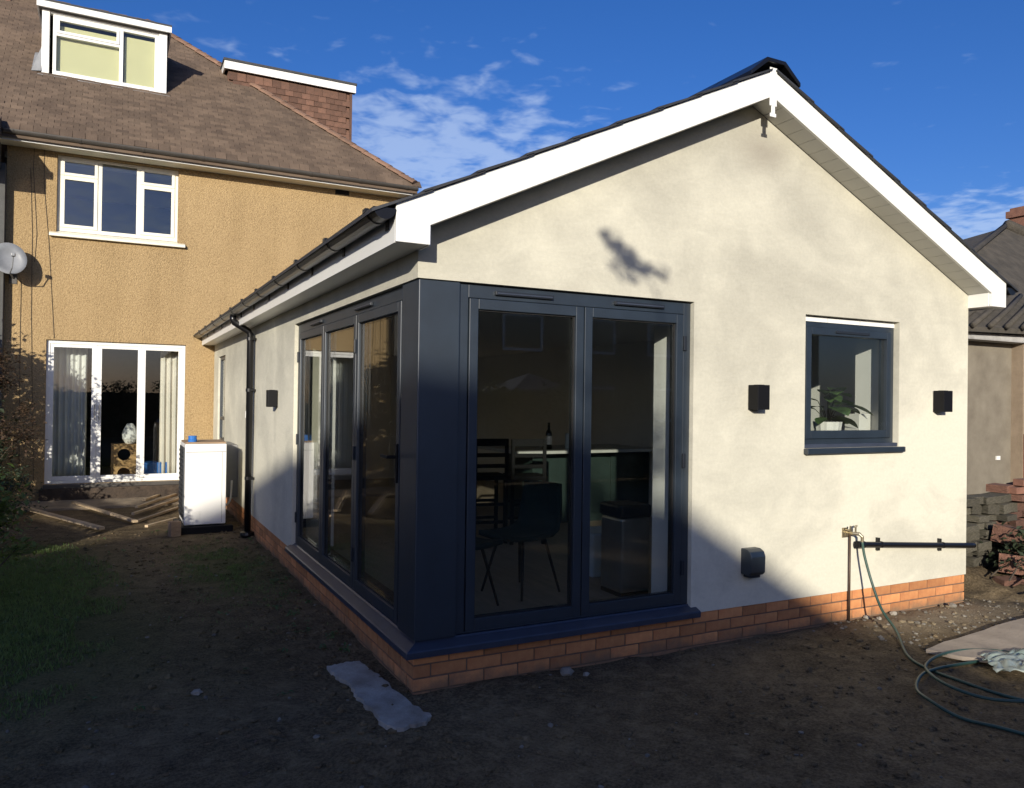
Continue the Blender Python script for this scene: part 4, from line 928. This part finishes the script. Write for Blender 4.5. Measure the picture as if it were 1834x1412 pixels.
# concrete spill at the corner
pts = [(588, 1186), (612, 1180), (646, 1176), (676, 1200), (735, 1252), (775, 1272), (760, 1284), (712, 1296), (690, 1291), (668, 1262), (640, 1240), (628, 1216), (604, 1203)]
poly = [PX(a, b, 'z', 0.04) for a, b in pts]
poly = [(p.x, p.y) for p in poly]
def slab(name, poly, z0, z1, mat, nseg=4, jit=0.012, seed=1):
    rr = random.Random(seed); P = []
    for i in range(len(poly)):
        a, b = poly[i], poly[(i+1) % len(poly)]
        for k in range(nseg):
            t = k/nseg; P.append((a[0]+(b[0]-a[0])*t+rr.uniform(-jit, jit), a[1]+(b[1]-a[1])*t+rr.uniform(-jit, jit)))
    return MB().prism([P], 'z', z0, z1).build(name, mat, None, bevel=0.003)
tag(slab('concrete_footing', poly, -0.05, 0.016, 'dusty_concrete', 6, 0.012), 'broken edged grey concrete footing at the brick corner', 'footing')
for i, (px, py, s, lab) in enumerate([(1014, 1206, 0.045, 'pale rounded stone against the brick plinth below the french doors'), (1050, 1205, 0.022, 'small flat pale stone just right of the rounded stone'), (352, 1241, 0.03, 'flat pale stone alone on the dark earth left of the extension'), (1552, 1108, 0.028, 'pale rubble stone under the hanging hose'), (1575, 1110, 0.022, 'little pale stone right of the hanging hose'), (1600, 1102, 0.03, 'sandy flat stone along the sunlit foot of the plinth'), (1706, 1088, 0.035, 'pale rubble stone at the right end of the plinth'), (1690, 1080, 0.028, 'pale chip of rubble touching the plinth near its right end')]):
    p = PX(px, py, 'z', 0.01); lump('stone', (p.x, p.y, gh(p.x, p.y)+s*0.35), (s, s*0.8, s*0.6), 'pebble', lab, 'stone', i+1, 'stones on the earth')
# loose gravel and crumbs of earth
rg = random.Random(5); m = MB()
ico = bmesh.new(); bmesh.ops.create_icosphere(ico, subdivisions=1, radius=1.0); iv = [v_.co.copy() for v_ in ico.verts]; ifc = [tuple(x.index for x in f.verts) for f in ico.faces]; ico.free()
def crumbs(mb, n, xr, yr, s0, s1, cond=None):
    c = 0
    while c < n:
        x = rg.uniform(*xr); y = rg.uniform(*yr)
        if -0.02 < x < 5.02 and y > -0.01: continue
        if cond and not cond(x, y): continue
        s = s0+(s1-s0)*rg.random()**4; sc = (s*rg.uniform(.7, 1.3), s*rg.uniform(.7, 1.3), s*rg.uniform(.4, .8)); a = rg.uniform(0, 6.28); ca, sa = math.cos(a), math.sin(a); z = gh(x, y)+s*0.15
        vs = []
        for q in iv:
            k = rg.uniform(0.75, 1.2); qx, qy, qz = q.x*sc[0]*k, q.y*sc[1]*k, q.z*sc[2]*k
            vs.append((x+qx*ca-qy*sa, y+qx*sa+qy*ca, z+qz))
        mb.add(vs, ifc); c += 1
crumbs(m, 5200, (-2.8, 5.5), (-2.6, 6.5), 0.004, 0.03)
crumbs(m, 150, (-2.6, 5.0), (-2.4, 5.0), 0.012, 0.034)
crumbs(m, 900, (-0.55, 0.0), (-0.4, 5.6), 0.006, 0.03)
tag(m.build('soil_crumbs', 'dirt', recalc=False), 'loose crumbs and clods of dark earth over the garden', 'soil', kind='stuff')
m = MB(); crumbs(m, 700, (-2.5, 5.5), (-2.4, 6.0), 0.003, 0.018); crumbs(m, 320, (3.3, 5.6), (-0.8, 0.0), 0.004, 0.022)
tag(m.build('gravel', 'pebble', recalc=False), 'scattered pale grit on the earth', 'gravel', kind='stuff')
# grass
def grass(n, fn, h0, h1, seed):
    r2 = random.Random(seed); m = MB(); c = 0
    while c < n:
        x, y = fn(r2)
        h = r2.uniform(h0, h1); a = r2.uniform(0, 6.28); w = 0.0035; lx, ly = r2.uniform(-.6, .6)*h, r2.uniform(-.6, .6)*h
        z = gh(x, y)-0.004; dx, dy = math.cos(a)*w, math.sin(a)*w
        m.add([(x-dx, y-dy, z), (x+dx, y+dy, z), (x+dx*.6+lx*.4, y+dy*.6+ly*.4, z+h*.6), (x-dx*.6+lx*.4, y-dy*.6+ly*.4, z+h*.6), (x+lx, y+ly, z+h)], [(0, 1, 2, 3), (3, 2, 4)]); c += 1
    return m
def g1(r):
    while True:
        x = r.uniform(-3.2, -1.2); y = r.uniform(-0.5, 6.3)
        dd = ((x+2.45)/1.05)**2+((y-3.0)/3.1)**2
        if dd < 1 and r.random() < (1.15-dd) and noise.noise(Vector((x*2.2, y*2.2, 3))) > -0.25+0.5*dd-0.35: return x, y
def g2(r):
    while True:
        x = r.gauss(-0.5, 0.25); y = r.gauss(3.9, 0.8)
        if x < -0.06 and noise.noise(Vector((x*3, y*3, 8))) > 0.0: return x, y
m = grass(42000, g1, 0.010, 0.042, 2); m2 = grass(4500, g2, 0.008, 0.028, 4); m.add(m2.v, m2.f)
tag(m.build('grass', 'grass_blade', recalc=False), 'thin grass growing over the left side of the garden', 'grass', kind='stuff')
def leaves(mb, n, fn, l0, l1, rnd_):
    for _ in range(n):
        p = fn(rnd_)
        a = rnd_.uniform(0, 6.28); e = rnd_.uniform(-0.9, 0.7); d = Vector((math.cos(a)*math.cos(e), math.sin(a)*math.cos(e), math.sin(e)))
        s = d.cross(Vector((rnd_.uniform(-.4, .4), rnd_.uniform(-.4, .4), 1))).normalized(); L = rnd_.uniform(l0, l1); w = L*0.28; u = s.cross(d)*(L*0.12)
        mb.add([p, p+d*L*.5-s*w+u, p+d*L, p+d*L*.5+s*w+u], [(0, 1, 2, 3)])
# dead leaves and small weeds on the soil
rl = random.Random(51); ml = MB()
def lf(r_):
    while True:
        x = r_.uniform(-2.9, 5.2); y = r_.uniform(-2.2, 7.5)
        if not (-0.02 < x < 5.02 and y > -0.02): return Vector((x, y, gh(x, y)+r_.uniform(0.004, 0.012)))
for _ in range(420):
    p = lf(rl); a = rl.uniform(0, 6.28); L = rl.uniform(0.018, 0.05); d = Vector((math.cos(a), math.sin(a), rl.uniform(-.15, .3))); s_ = Vector((-math.sin(a), math.cos(a), rl.uniform(-.3, .3)))*L*0.3
    ml.add([p, p+d*L*.5-s_, p+d*L, p+d*L*.5+s_], [(0, 1, 2, 3)])
tag(ml.build('leaf_litter', 'leaf_bronze', recalc=False), 'dead brown leaves strewn over the earth', 'leaves', kind='stuff')
mw = MB()
for _ in range(70):
    if rl.random() < 0.6: x, y = -abs(rl.gauss(0.08, 0.22))-0.05, rl.uniform(0.9, 5.4)
    else: x, y = rl.uniform(-2.4, -0.4), rl.uniform(0.3, 6.5)
    c_ = Vector((x, y, gh(x, y)))
    leaves(mw, rl.randrange(6, 16), lambda r_: c_+Vector((r_.gauss(0, .015), r_.gauss(0, .015), r_.uniform(0.002, .03))), 0.015, 0.04, rl)
tag(mw.build('ground_weeds', 'leaf_plant', recalc=False), 'small green weeds dotted along the side of the extension', 'weeds', kind='stuff')
# sheet of board and plastic on the right
bp = [PX(a, b, 'z', 0.045) for a, b in [(1657, 1162), (1690, 1150), (1760, 1128), (1834, 1106), (1930, 1095), (2010, 1150), (1900, 1185), (1834, 1180), (1770, 1180), (1720, 1176)]]
vs = []; 
bo = slab('board_sheet', [(p.x, p.y) for p in bp], 0.018, 0.045, 'pale_concrete', 3, 0.01, 4); bo.rotation_euler = (0.0, 0.0, 0.0)
tag(bo, 'large pale weathered board lying on the earth at the right', 'board')
nx, ny = 34, 22; vs = []
a0 = PX(1755, 1172, 'z', 0.06); a1 = PX(1905, 1150, 'z', 0.06); a2 = PX(1945, 1200, 'z', 0.06); a3 = PX(1785, 1203, 'z', 0.06)
for j in range(ny+1):
    for i in range(nx+1):
        u, w = i/nx, j/ny; p = (a0*(1-u)+a1*u)*(1-w)+(a3*(1-u)+a2*u)*w
        e = 0.03*noise.noise(Vector((u*5, w*4, 2))); p = p+Vector((0.06*noise.noise(Vector((w*5, 0, u*2))), 0.05*noise.noise(Vector((u*5, 3, w)))-0.0, 0))
        vs.append((p.x, p.y, 0.052+0.045*abs(noise.noise(Vector((u*7, w*6, 1))))+e*0.3))
o = MB().add(vs, [(j*(nx+1)+i, j*(nx+1)+i+1, (j+1)*(nx+1)+i+1, (j+1)*(nx+1)+i) for j in range(ny) for i in range(nx)]).build('plastic_sheet', 'plastic_sheet', smooth=True, recalc=False)
md = o.modifiers.new('thick', 'SOLIDIFY'); md.thickness = 0.002
tag(o, 'crumpled clear greenish plastic sheet on the weathered board', 'plastic sheet')
# ---------------------------------------------------------------- broken boundary wall on the right
bw = empty('boundary_wall', (6.2, 0.5, 0), 'broken old boundary wall of grey and red stone beyond the gable', 'wall')
part('rubble_core', 'dirt', bw, (5.5, 8.4, 0.64, 0.86, -0.1, 0.76))
rw = random.Random(21)
BKM = []
for i in range(5):
    bm = bmesh.new(); bmesh.ops.create_cube(bm, size=1.0); bmesh.ops.subdivide_edges(bm, edges=bm.edges, cuts=1, use_grid_fill=True)
    for v_ in bm.verts: v_.co += Vector([noise.noise(v_.co*2.1+Vector((i*7+a*3, i, a)))*0.09 for a in range(3)])
    me = bpy.data.meshes.new('wall_stone'); bm.to_mesh(me); bm.free(); BKM.append(me)
def stone(parent, name, c, s, mat, rz=0, ry=0, rx=0):
    me = BKM[rw.randrange(5)]; me2 = me.copy(); me2.materials.append(MAT[mat]); o = link(bpy.data.objects.new(name, me2), parent)
    o.location = c; o.scale = s; o.rotation_euler = (rx, ry, rz); return o
z = 0.04
while z < 0.92:
    hh = rw.uniform(0.065, 0.115); x = 5.6+rw.uniform(-.02, .03)
    while x < 7.9:
        w = rw.uniform(0.11, 0.25)
        top = 0.84 if x < 6.3 else 0.88
        if z+hh < top+0.05:
            red = x+w/2 > 6.36+rw.uniform(-.10, .12)
            stone(bw, 'wall_stone', (x+w/2, 0.57+rw.uniform(-.09, .04), z+hh/2), (w*rw.uniform(.8, .97), 0.2, hh*rw.uniform(.78, .95)), 'stone_red' if red else 'stone_grey', rw.uniform(-.16, .16), rw.uniform(-.12, .12))
        x += w
    z += hh
for c in range(3):
    x = 6.46 if c % 2 else 6.54
    while x < 7.6:
        if rw.random() < 0.86:
            o = brick(x+0.1075+rw.uniform(-.015, .015), 0.45+rw.uniform(-.03, .03), 0.92-0.078*c, 0.215, 0.1025, bw, 'old_brick'); bo_ = bw.children[-1]; bo_.rotation_euler = (rw.uniform(-.04, .04), rw.uniform(-.05, .05), rw.uniform(-.12, .12))
        x += 0.232
for i, (px, py, y, s, lab) in enumerate([
        (1812, 960, 0.30, (0.34, 0.24, 0.16), 'large red sandstone block leaning below the brick pier'),
        (1826, 1012, 0.16, (0.36, 0.26, 0.17), 'biggest red sandstone block fallen from the boundary wall'),
        (1806, 1045, 0.12, (0.20, 0.14, 0.10), 'small pinkish fallen block low beside the weeds'),
        (1834, 1050, 0.06, (0.22, 0.16, 0.09), 'red fallen block at the very right edge low down')]):
    p = PX(px, py, 'y', y); o = stone(None, 'fallen_block', p, s, 'stone_red', rw.uniform(-.4, .4), rw.uniform(-.2, .2), rw.uniform(-.1, .2)); tag(o, lab, 'block', 'fallen wall blocks')
    o = None
# heap of earth under the blocks
m = MB(); nx, ny = 40, 24; vs = []
for j in range(ny+1):
    for i in range(nx+1):
        x = 5.12+3.0*i/nx; y = -0.35+0.97*j/ny
        e = min(1, (i/nx)*7)*min(1, (j/ny)*2.2); vs.append((x, y, -0.03+e*(0.05+0.13*(j/ny)+0.07*noise.noise(Vector((x*4, y*4, 2)))+0.03*noise.noise(Vector((x*14, y*14, 2))))))
tag(m.add(vs, [(j*(nx+1)+i, j*(nx+1)+i+1, (j+1)*(nx+1)+i+1, (j+1)*(nx+1)+i) for j in range(ny) for i in range(nx)]).build('earth_bank', 'dirt', smooth=True, recalc=False), 'dark bank of earth in front of the broken wall', 'bank', kind='structure')
# ---------------------------------------------------------------- plants
def shrub(name, c, r, h, n, mat, label, cat, l0=0.03, l1=0.07, seed=1, clumps=26, stems=9):
    rr = random.Random(seed); t = empty(name, c, label, cat); c = Vector(c)
    cl = []
    for i in range(clumps):
        a = rr.uniform(0, 6.28); zz = rr.random()**0.8; q = math.sqrt(rr.random())*r*(0.45+0.75*math.sin(math.pi*min(0.95, 0.18+zz*0.8)))
        cl.append((c+Vector((q*math.cos(a), q*math.sin(a), 0.08+zz*h)), rr.uniform(0.10, 0.26)*max(r, 0.35)/0.6))
    def fn(r_):
        b, s = cl[r_.randrange(len(cl))]; return b+Vector((r_.gauss(0, s*.55), r_.gauss(0, s*.55), r_.gauss(0, s*.5)))
    m = MB(); leaves(m, n, fn, l0, l1, rr); m.v = [(x, y, max(z, 0.01)) for x, y, z in m.v]; m.build('foliage', mat, t, recalc=False)
    for i in range(stems):
        b, s = cl[rr.randrange(len(cl))]; o0 = c+Vector((rr.uniform(-.06, .06), rr.uniform(-.06, .06), -0.02))
        MB().tube([o0, o0*0.6+b*0.4+Vector((0, 0, 0.12*h)), b], [0.014, 0.009, 0.003], 5).build('stem', 'twig', t)
shrub('shrub', (-3.05, 7.9, 0), 0.62, 2.05, 5200, 'leaf_bronze', 'tall bronze leaved shrub against the house by the left edge', 'shrub', 0.03, 0.075, 3, 34, 12)
shrub('shrub', (-2.85, 5.6, 0), 0.55, 1.0, 4200, 'leaf_dark', 'dark green shrub spilling over the grass at the left edge', 'shrub', 0.03, 0.06, 5, 30, 10)
shrub('shrub', (-2.42, 3.25, 0), 0.22, 1.02, 900, 'leaf_bright', 'young bright green shrub nearest the camera at the left edge', 'shrub', 0.04, 0.08, 8, 14, 6)
shrub('weed', (6.15, 0.2, 0.08), 0.3, 0.34, 700, 'leaf_dark', 'green weeds sprouting in front of the broken wall', 'weed', 0.04, 0.09, 9, 12, 5)
shrub('weed', (5.98, -0.12, 0.08), 0.3, 0.16, 260, 'leaf_dark', 'low dark weeds between the board and the fallen blocks', 'weed', 0.03, 0.07, 12, 10, 4)
shrub('hedge_shrub', (-3.95, 7.9, 0), 0.8, 2.75, 15000, 'leaf_dark', 'dense dark shrub beyond the left edge shading the house wall', 'shrub', 0.07, 0.13, 14, 70, 10)
for i in range(7): shrub('hedge_shrub', (-3.2+i*1.9, -9.0+0.2*(i % 2), 0), 0.95, 1.75+0.3*((i*37) % 5)/5, 1500, 'leaf_dark', 'hedge shrub %s along the fence behind the camera' % ('one', 'two', 'three', 'four', 'five', 'six', 'seven')[i], 'shrub', 0.10, 0.18, 40+i, 30, 4)
rt = random.Random(31)
tw_ = MB()
for i in range(30):
    x = rt.uniform(5.5, 6.6); y = rt.uniform(-0.3, 0.3); a = rt.uniform(-1, 1); L = rt.uniform(0.3, 0.8); b = Vector((x, y, 0.06+rt.uniform(0, .10))); e = b+Vector((math.cos(a)*L, math.sin(a)*L*.4, rt.uniform(0.0, 0.25)))
    tw_.tube([b, (b+e)/2+Vector((0, 0, rt.uniform(-.02, .08))), e], [0.009, 0.007, 0.003], 5)
tag(tw_.build('twig_heap', 'twig'), 'tangle of cut twigs lying before the broken wall', 'twigs', kind='stuff')
# ---------------------------------------------------------------- neighbours on the right
ob = empty('outbuilding', (9, 2.2, 0), 'old rendered outbuilding with a ribbed dark roof beyond the gable', 'outbuilding')
part('wall', 'neighbour_render', ob, (6.6, 9.05, 2.0, 2.3, -0.2, 2.58)); part('wall', 'pale_render', ob, (9.051, 12.0, 1.85, 2.3, -0.2, 2.66)); part('brick_patch', 'old_brick', ob, (9.06, 9.9, 1.835, 1.849, 0.75, 1.32), bevel=0.01)
part('wall_plate', 'concrete', ob, (6.5, 9.3, 1.80, 1.998, 2.50, 2.60), bevel=0.02)
rsl = 0.60
ro = MB().add([(5.6, 1.70, 2.60), (13.0, 1.70, 2.74), (13.0, 2.75, 2.74+1.05*rsl), (5.6, 2.75, 2.60+1.05*rsl), (5.6, 1.70, 2.54), (13.0, 1.70, 2.68), (13.0, 2.75, 2.68+1.05*rsl), (5.6, 2.75, 2.54+1.05*rsl)], [(0, 1, 2, 3), (7, 6, 5, 4), (0, 4, 5, 1), (3, 2, 6, 7), (0, 3, 7, 4), (1, 5, 6, 2)]).build('roof', 'far_roof', ob)
x = 5.65
while x < 10.4:
    zb = 2.615+0.019*(x-5.6)
    MB().tube([(x, 1.66, zb), (x+1.3, 2.2, zb+0.54*rsl+0.025), (x+2.5, 2.74, zb+1.05*rsl+0.045)], 0.035, 6).build('roof_rib', 'far_roof', ro, smooth=True); x += 0.34
part('wall_tap', 'paper', ob, (8.72, 8.80, 1.985, 1.9995, 0.98, 1.03))
nb = empty('neighbour_bungalow', (15.5, 7, 0), 'hipped roof and red chimney of a bungalow behind the outbuilding', 'house')
part('walls', 'neighbour_render', nb, (10.5, 22, 4.9, 12, -0.2, 2.8))
P = [(15.62, 6.0, 5.55), (9.2, 3.95, 3.35), (22.5, 3.95, 2.9), (22.5, 12.6, 2.9), (9.2, 12.6, 3.0), (17.5, 8.0, 5.5)]
P[1] = (8.2, 2.9, 3.05); P[2] = (22.5, 2.9, 2.6)
MB().add(P+[(a, b, c-0.1) for a, b, c in P], [(0, 1, 2), (0, 2, 5), (5, 2, 3), (5, 3, 4), (0, 5, 4), (0, 4, 1), (6, 8, 7), (1, 7, 8, 2), (2, 8, 9, 3), (3, 9, 10, 4), (4, 10, 7, 1)]).build('roof', 'far_roof', nb)
hm = MB(); a, b = Vector(P[0])+Vector((0, 0, .05)), Vector(P[2])+Vector((0, 0, .05)); hm.tube([a, b], 0.13, 6); hm.build('hip_ridge', 'far_roof', nb, smooth=True)
hm = MB(); a, b = Vector(P[0])+Vector((0, 0, .03)), Vector(P[1])+Vector((0, 0, .03)); hm.tube([a, b], 0.06, 6); hm.build('hip_ridge', 'far_roof', nb, smooth=True)
c0 = PX(1808, 405, 'y', 7.2); c1 = PX(1808, 374, 'y', 7.2)
chm = part('chimney', 'old_brick', nb, (c0.x, c0.x+1.3, 6.4, 7.2, 4.8, c1.z), bevel=0.01); part('chimney_corbel', 'old_brick', chm, (c0.x-0.06, c0.x+1.36, 6.34, 7.26, c1.z-0.24, c1.z-0.08))
for i in range(3): MB().lathe([(0.11, 0), (0.10, 0.25), (0.13, 0.26), (0.13, 0.30), (0.08, 0.30)], (c0.x+0.25+i*0.4, 6.8, c1.z), 12).build('chimney_pot', 'stone_red', chm)
# ---------------------------------------------------------------- behind the camera: the gardens and houses that shade this one
hs = Vector((SUN.x, SUN.y, 0)).normalized(); hp_ = Vector((-hs.y, hs.x, 0))
if hp_.x < 0: hp_ = -hp_
def SP(t, dist, z): # t sideways, dist towards the sun, from the corner of the extension
    v_ = hs*dist+hp_*t; return Vector((v_.x, v_.y, z))
D0 = 26.0; rz_ = 1.86+TE*D0; ez_ = 5.3; run = (1.86-(ez_-TE*(D0-5)))/0.55
sh = empty('shading_house', SP(-1.4, D0, 0), 'brick house with a hipped roof standing behind the camera', 'house')
V = [SP(-2.95, D0, rz_), SP(0.5, D0, rz_), SP(-2.95-run, D0-5, ez_), SP(0.5+run, D0-5, ez_), SP(0.5+run, D0+5, ez_), SP(-2.95-run, D0+5, ez_)]
MB().add(V+[q-Vector((0, 0, .12)) for q in V[2:]], [(0, 2, 3, 1), (1, 3, 4), (0, 1, 4, 5), (0, 5, 2), (6, 9, 8, 7), (2, 6, 7, 3), (3, 7, 8, 4), (4, 8, 9, 5), (5, 9, 6, 2)]).build('roof', 'roof_tile', sh)
ang = math.atan2(hp_.y, hp_.x); Rz = Matrix.Rotation(ang, 3, 'Z')
c_ = SP(-1.35, D0, 0)
MB().obox(c_+Vector((0, 0, 2.6)), (2*run+2.2, 9.0, 5.2), Rz).build('walls', 'house_brick', sh)
for k in range(3):
    for zz_ in (1.5, 4.0):
        q = c_+hp_*(-3.0+k*3.0)-hs*4.52+Vector((0, 0, zz_))
        w_ = MB().obox(q, (1.4, 0.08, 1.3), Rz).build('window', 'white_upvc', sh); MB().obox(q-hs*0.045, (1.2, 0.02, 1.1), Rz).build('pane', 'dark_glass', w_)
# second house off to the right behind the camera, seen only as a reflection
th = empty('terrace_house', (13, -22, 0), 'rendered house with a dormer standing behind the camera to the right', 'house')
part('walls', 'neighbour_render', th, (6, 26, -30, -20, -0.1, 5.2))
MB().prism([[(-30.5, 5.15), (-25, 8.6), (-19.5, 5.15)]], 'x', 5.6, 26.4).build('roof', 'roof_tile', th)
part('dormer', 'room_white', th, (10, 12.4, -22.5, -20.8, 5.7, 7.4)); 
for k in range(6):
    for zz_ in (0.9, 3.4):
        w_ = part('window', 'white_upvc', th, (7.4+k*3.1, 9.0+k*3.1, -19.99, -19.93, zz_, zz_+1.3)); part('pane', 'dark_glass', w_, (7.5+k*3.1, 8.9+k*3.1, -19.929, -19.92, zz_+0.1, zz_+1.2))
# garden fences
def fence(a, b, h, label, gaps=()):
    a = Vector(a); b = Vector(b); d = (b-a); L = d.length; d.normalize(); t = empty('garden_fence', (a+b)/2, label, 'fence'); R = Matrix.Rotation(math.atan2(d.y, d.x), 3, 'Z'); k = 0; z = 0.03
    while z < h-0.02:
        z1 = min(z+0.148, h)
        for g0, g1 in gaps:
            if z < g1 and z1 > g0: z1 = max(z+0.001, g0)
        if z1-z > 0.02: MB().obox((a+b)/2+Vector((0, 0, (z+z1)/2)), (L, 0.022, z1-z), R).build('fence_board', 'fence_wood', t)
        z = z1+0.0005
        for g0, g1 in gaps:
            if abs(z-0.0005-g0) < 0.003: z = g1
    n = max(2, int(L/1.8)+1)
    for i in range(n): MB().obox(a+d*(L*i/(n-1))+Vector((0, 0, h/2))+Vector((-d.y, d.x, 0))*0.06, (0.09, 0.09, h+0.06), R).build('post', 'fence_wood', t)
fence((-4.9, -9.5, 0), (9.0, -9.5, 0), 1.75, 'timber fence across the end of the garden behind the camera')
# unseen slatted panel added so its gaps throw light streaks on the ground
off = Vector((SUN.x, SUN.y, 0))/SUN.z
def back(p, z): return Vector((p.x, p.y, 0))+off*z
A = PX(20, 908, 'z', 0.02); B = PX(185, 951, 'z', 0.02)
fa = back(A, 1.55); fb = back(B, 1.55); dd_ = (fb-fa).normalized()
fence(fa-dd_*1.6, fb-dd_*0.05, 1.95, 'slatted timber panel added beyond the left edge to let light streaks through', gaps=((1.50, 1.58), (1.76, 1.81)))
# garden tree: its crown dapples the doors
tr = empty('garden_tree', SP(1.35, 13.0, 0), 'slender garden tree standing behind the camera', 'tree')
tb_ = SP(1.35, 13.0, 0); tH = TE*13
MB().tube([tb_, tb_+Vector((0.05, 0, 1.6)), tb_+Vector((-0.03, 0.05, 3.2)), tb_+Vector((0, 0, tH+1.9))], [0.10, 0.08, 0.06, 0.015], 8).build('trunk', 'bark', tr, smooth=True)
rr = random.Random(17); m = MB(); cl = []
for i in range(26):
    t = rr.uniform(0.75, 1.66); Hh = rr.uniform(-0.3, 1.8); q = SP(t, 13+rr.uniform(-.6, .6), Hh+tH); cl.append((q, rr.uniform(0.05, 0.14)))
# added unseen bough, its leaves arranged to cast a bird-shaped shadow on the gable
bd = 7.0; spray = [PX(a_, b_, 'y', 0.0)+SUN*(bd/math.hypot(SUN.x, SUN.y)) for a_, b_ in ((1084, 424), (1096, 436), (1108, 444), (1118, 452), (1126, 462), (1134, 472), (1146, 476), (1160, 482), (1174, 488), (1184, 492), (1132, 486), (1130, 500), (1112, 470), (1100, 480))]
MB().tube(catmull([tb_+Vector((0, 0, 3.4)), (tb_+spray[5])/2+Vector((0.2, 0, 2.6)), spray[5]]), 0.007, 5).build('branch', 'bark', tr)
ms = MB(); rs_ = random.Random(77)
for i_, q in enumerate(spray):
    leaves(ms, 26 if i_ < 8 else 14, lambda r_: q+Vector((r_.gauss(0, .022), r_.gauss(0, .022), r_.gauss(0, .018))), 0.05, 0.08, rs_)
ms.build('bird_shadow_leaves', 'leaf_dark', tr, recalc=False)
for q, s in cl: MB().tube([tb_+Vector((0, 0, max(1.5, q.z-0.8))), (tb_+Vector((0, 0, q.z-0.2))+q)/2, q], [0.012, 0.008, 0.003], 5).build('branch', 'bark', tr)
def fn(r_):
    b, s = cl[r_.randrange(len(cl))]; return b+Vector((r_.gauss(0, s), r_.gauss(0, s), r_.gauss(0, s)))
leaves(m, 2300, fn, 0.05, 0.10, rr); m.build('crown', 'leaf_dark', tr, recalc=False)
# parasol on a neighbouring terrace, mirrored in the french doors
pa = empty('parasol', (8.35, -14.0, 0), 'blue grey garden parasol standing behind the camera', 'parasol')
MB().lathe([(0.02, 2.38), (0.4, 2.26), (1.3, 1.94), (1.3, 1.88), (0.4, 2.21), (0.02, 2.33)], (8.35, -14.0, 0), 8).build('canopy', 'canopy_cloth', pa); MB().tube([(8.35, -14.0, 0.04), (8.35, -14.0, 2.55)], 0.022, 8).build('pole', 'steel', pa); MB().lathe([(0.03, 0.06), (0.22, 0.05), (0.24, 0.0), (0.001, 0.0)], (8.35, -14.0, 0), 16).build('base', 'concrete', pa)
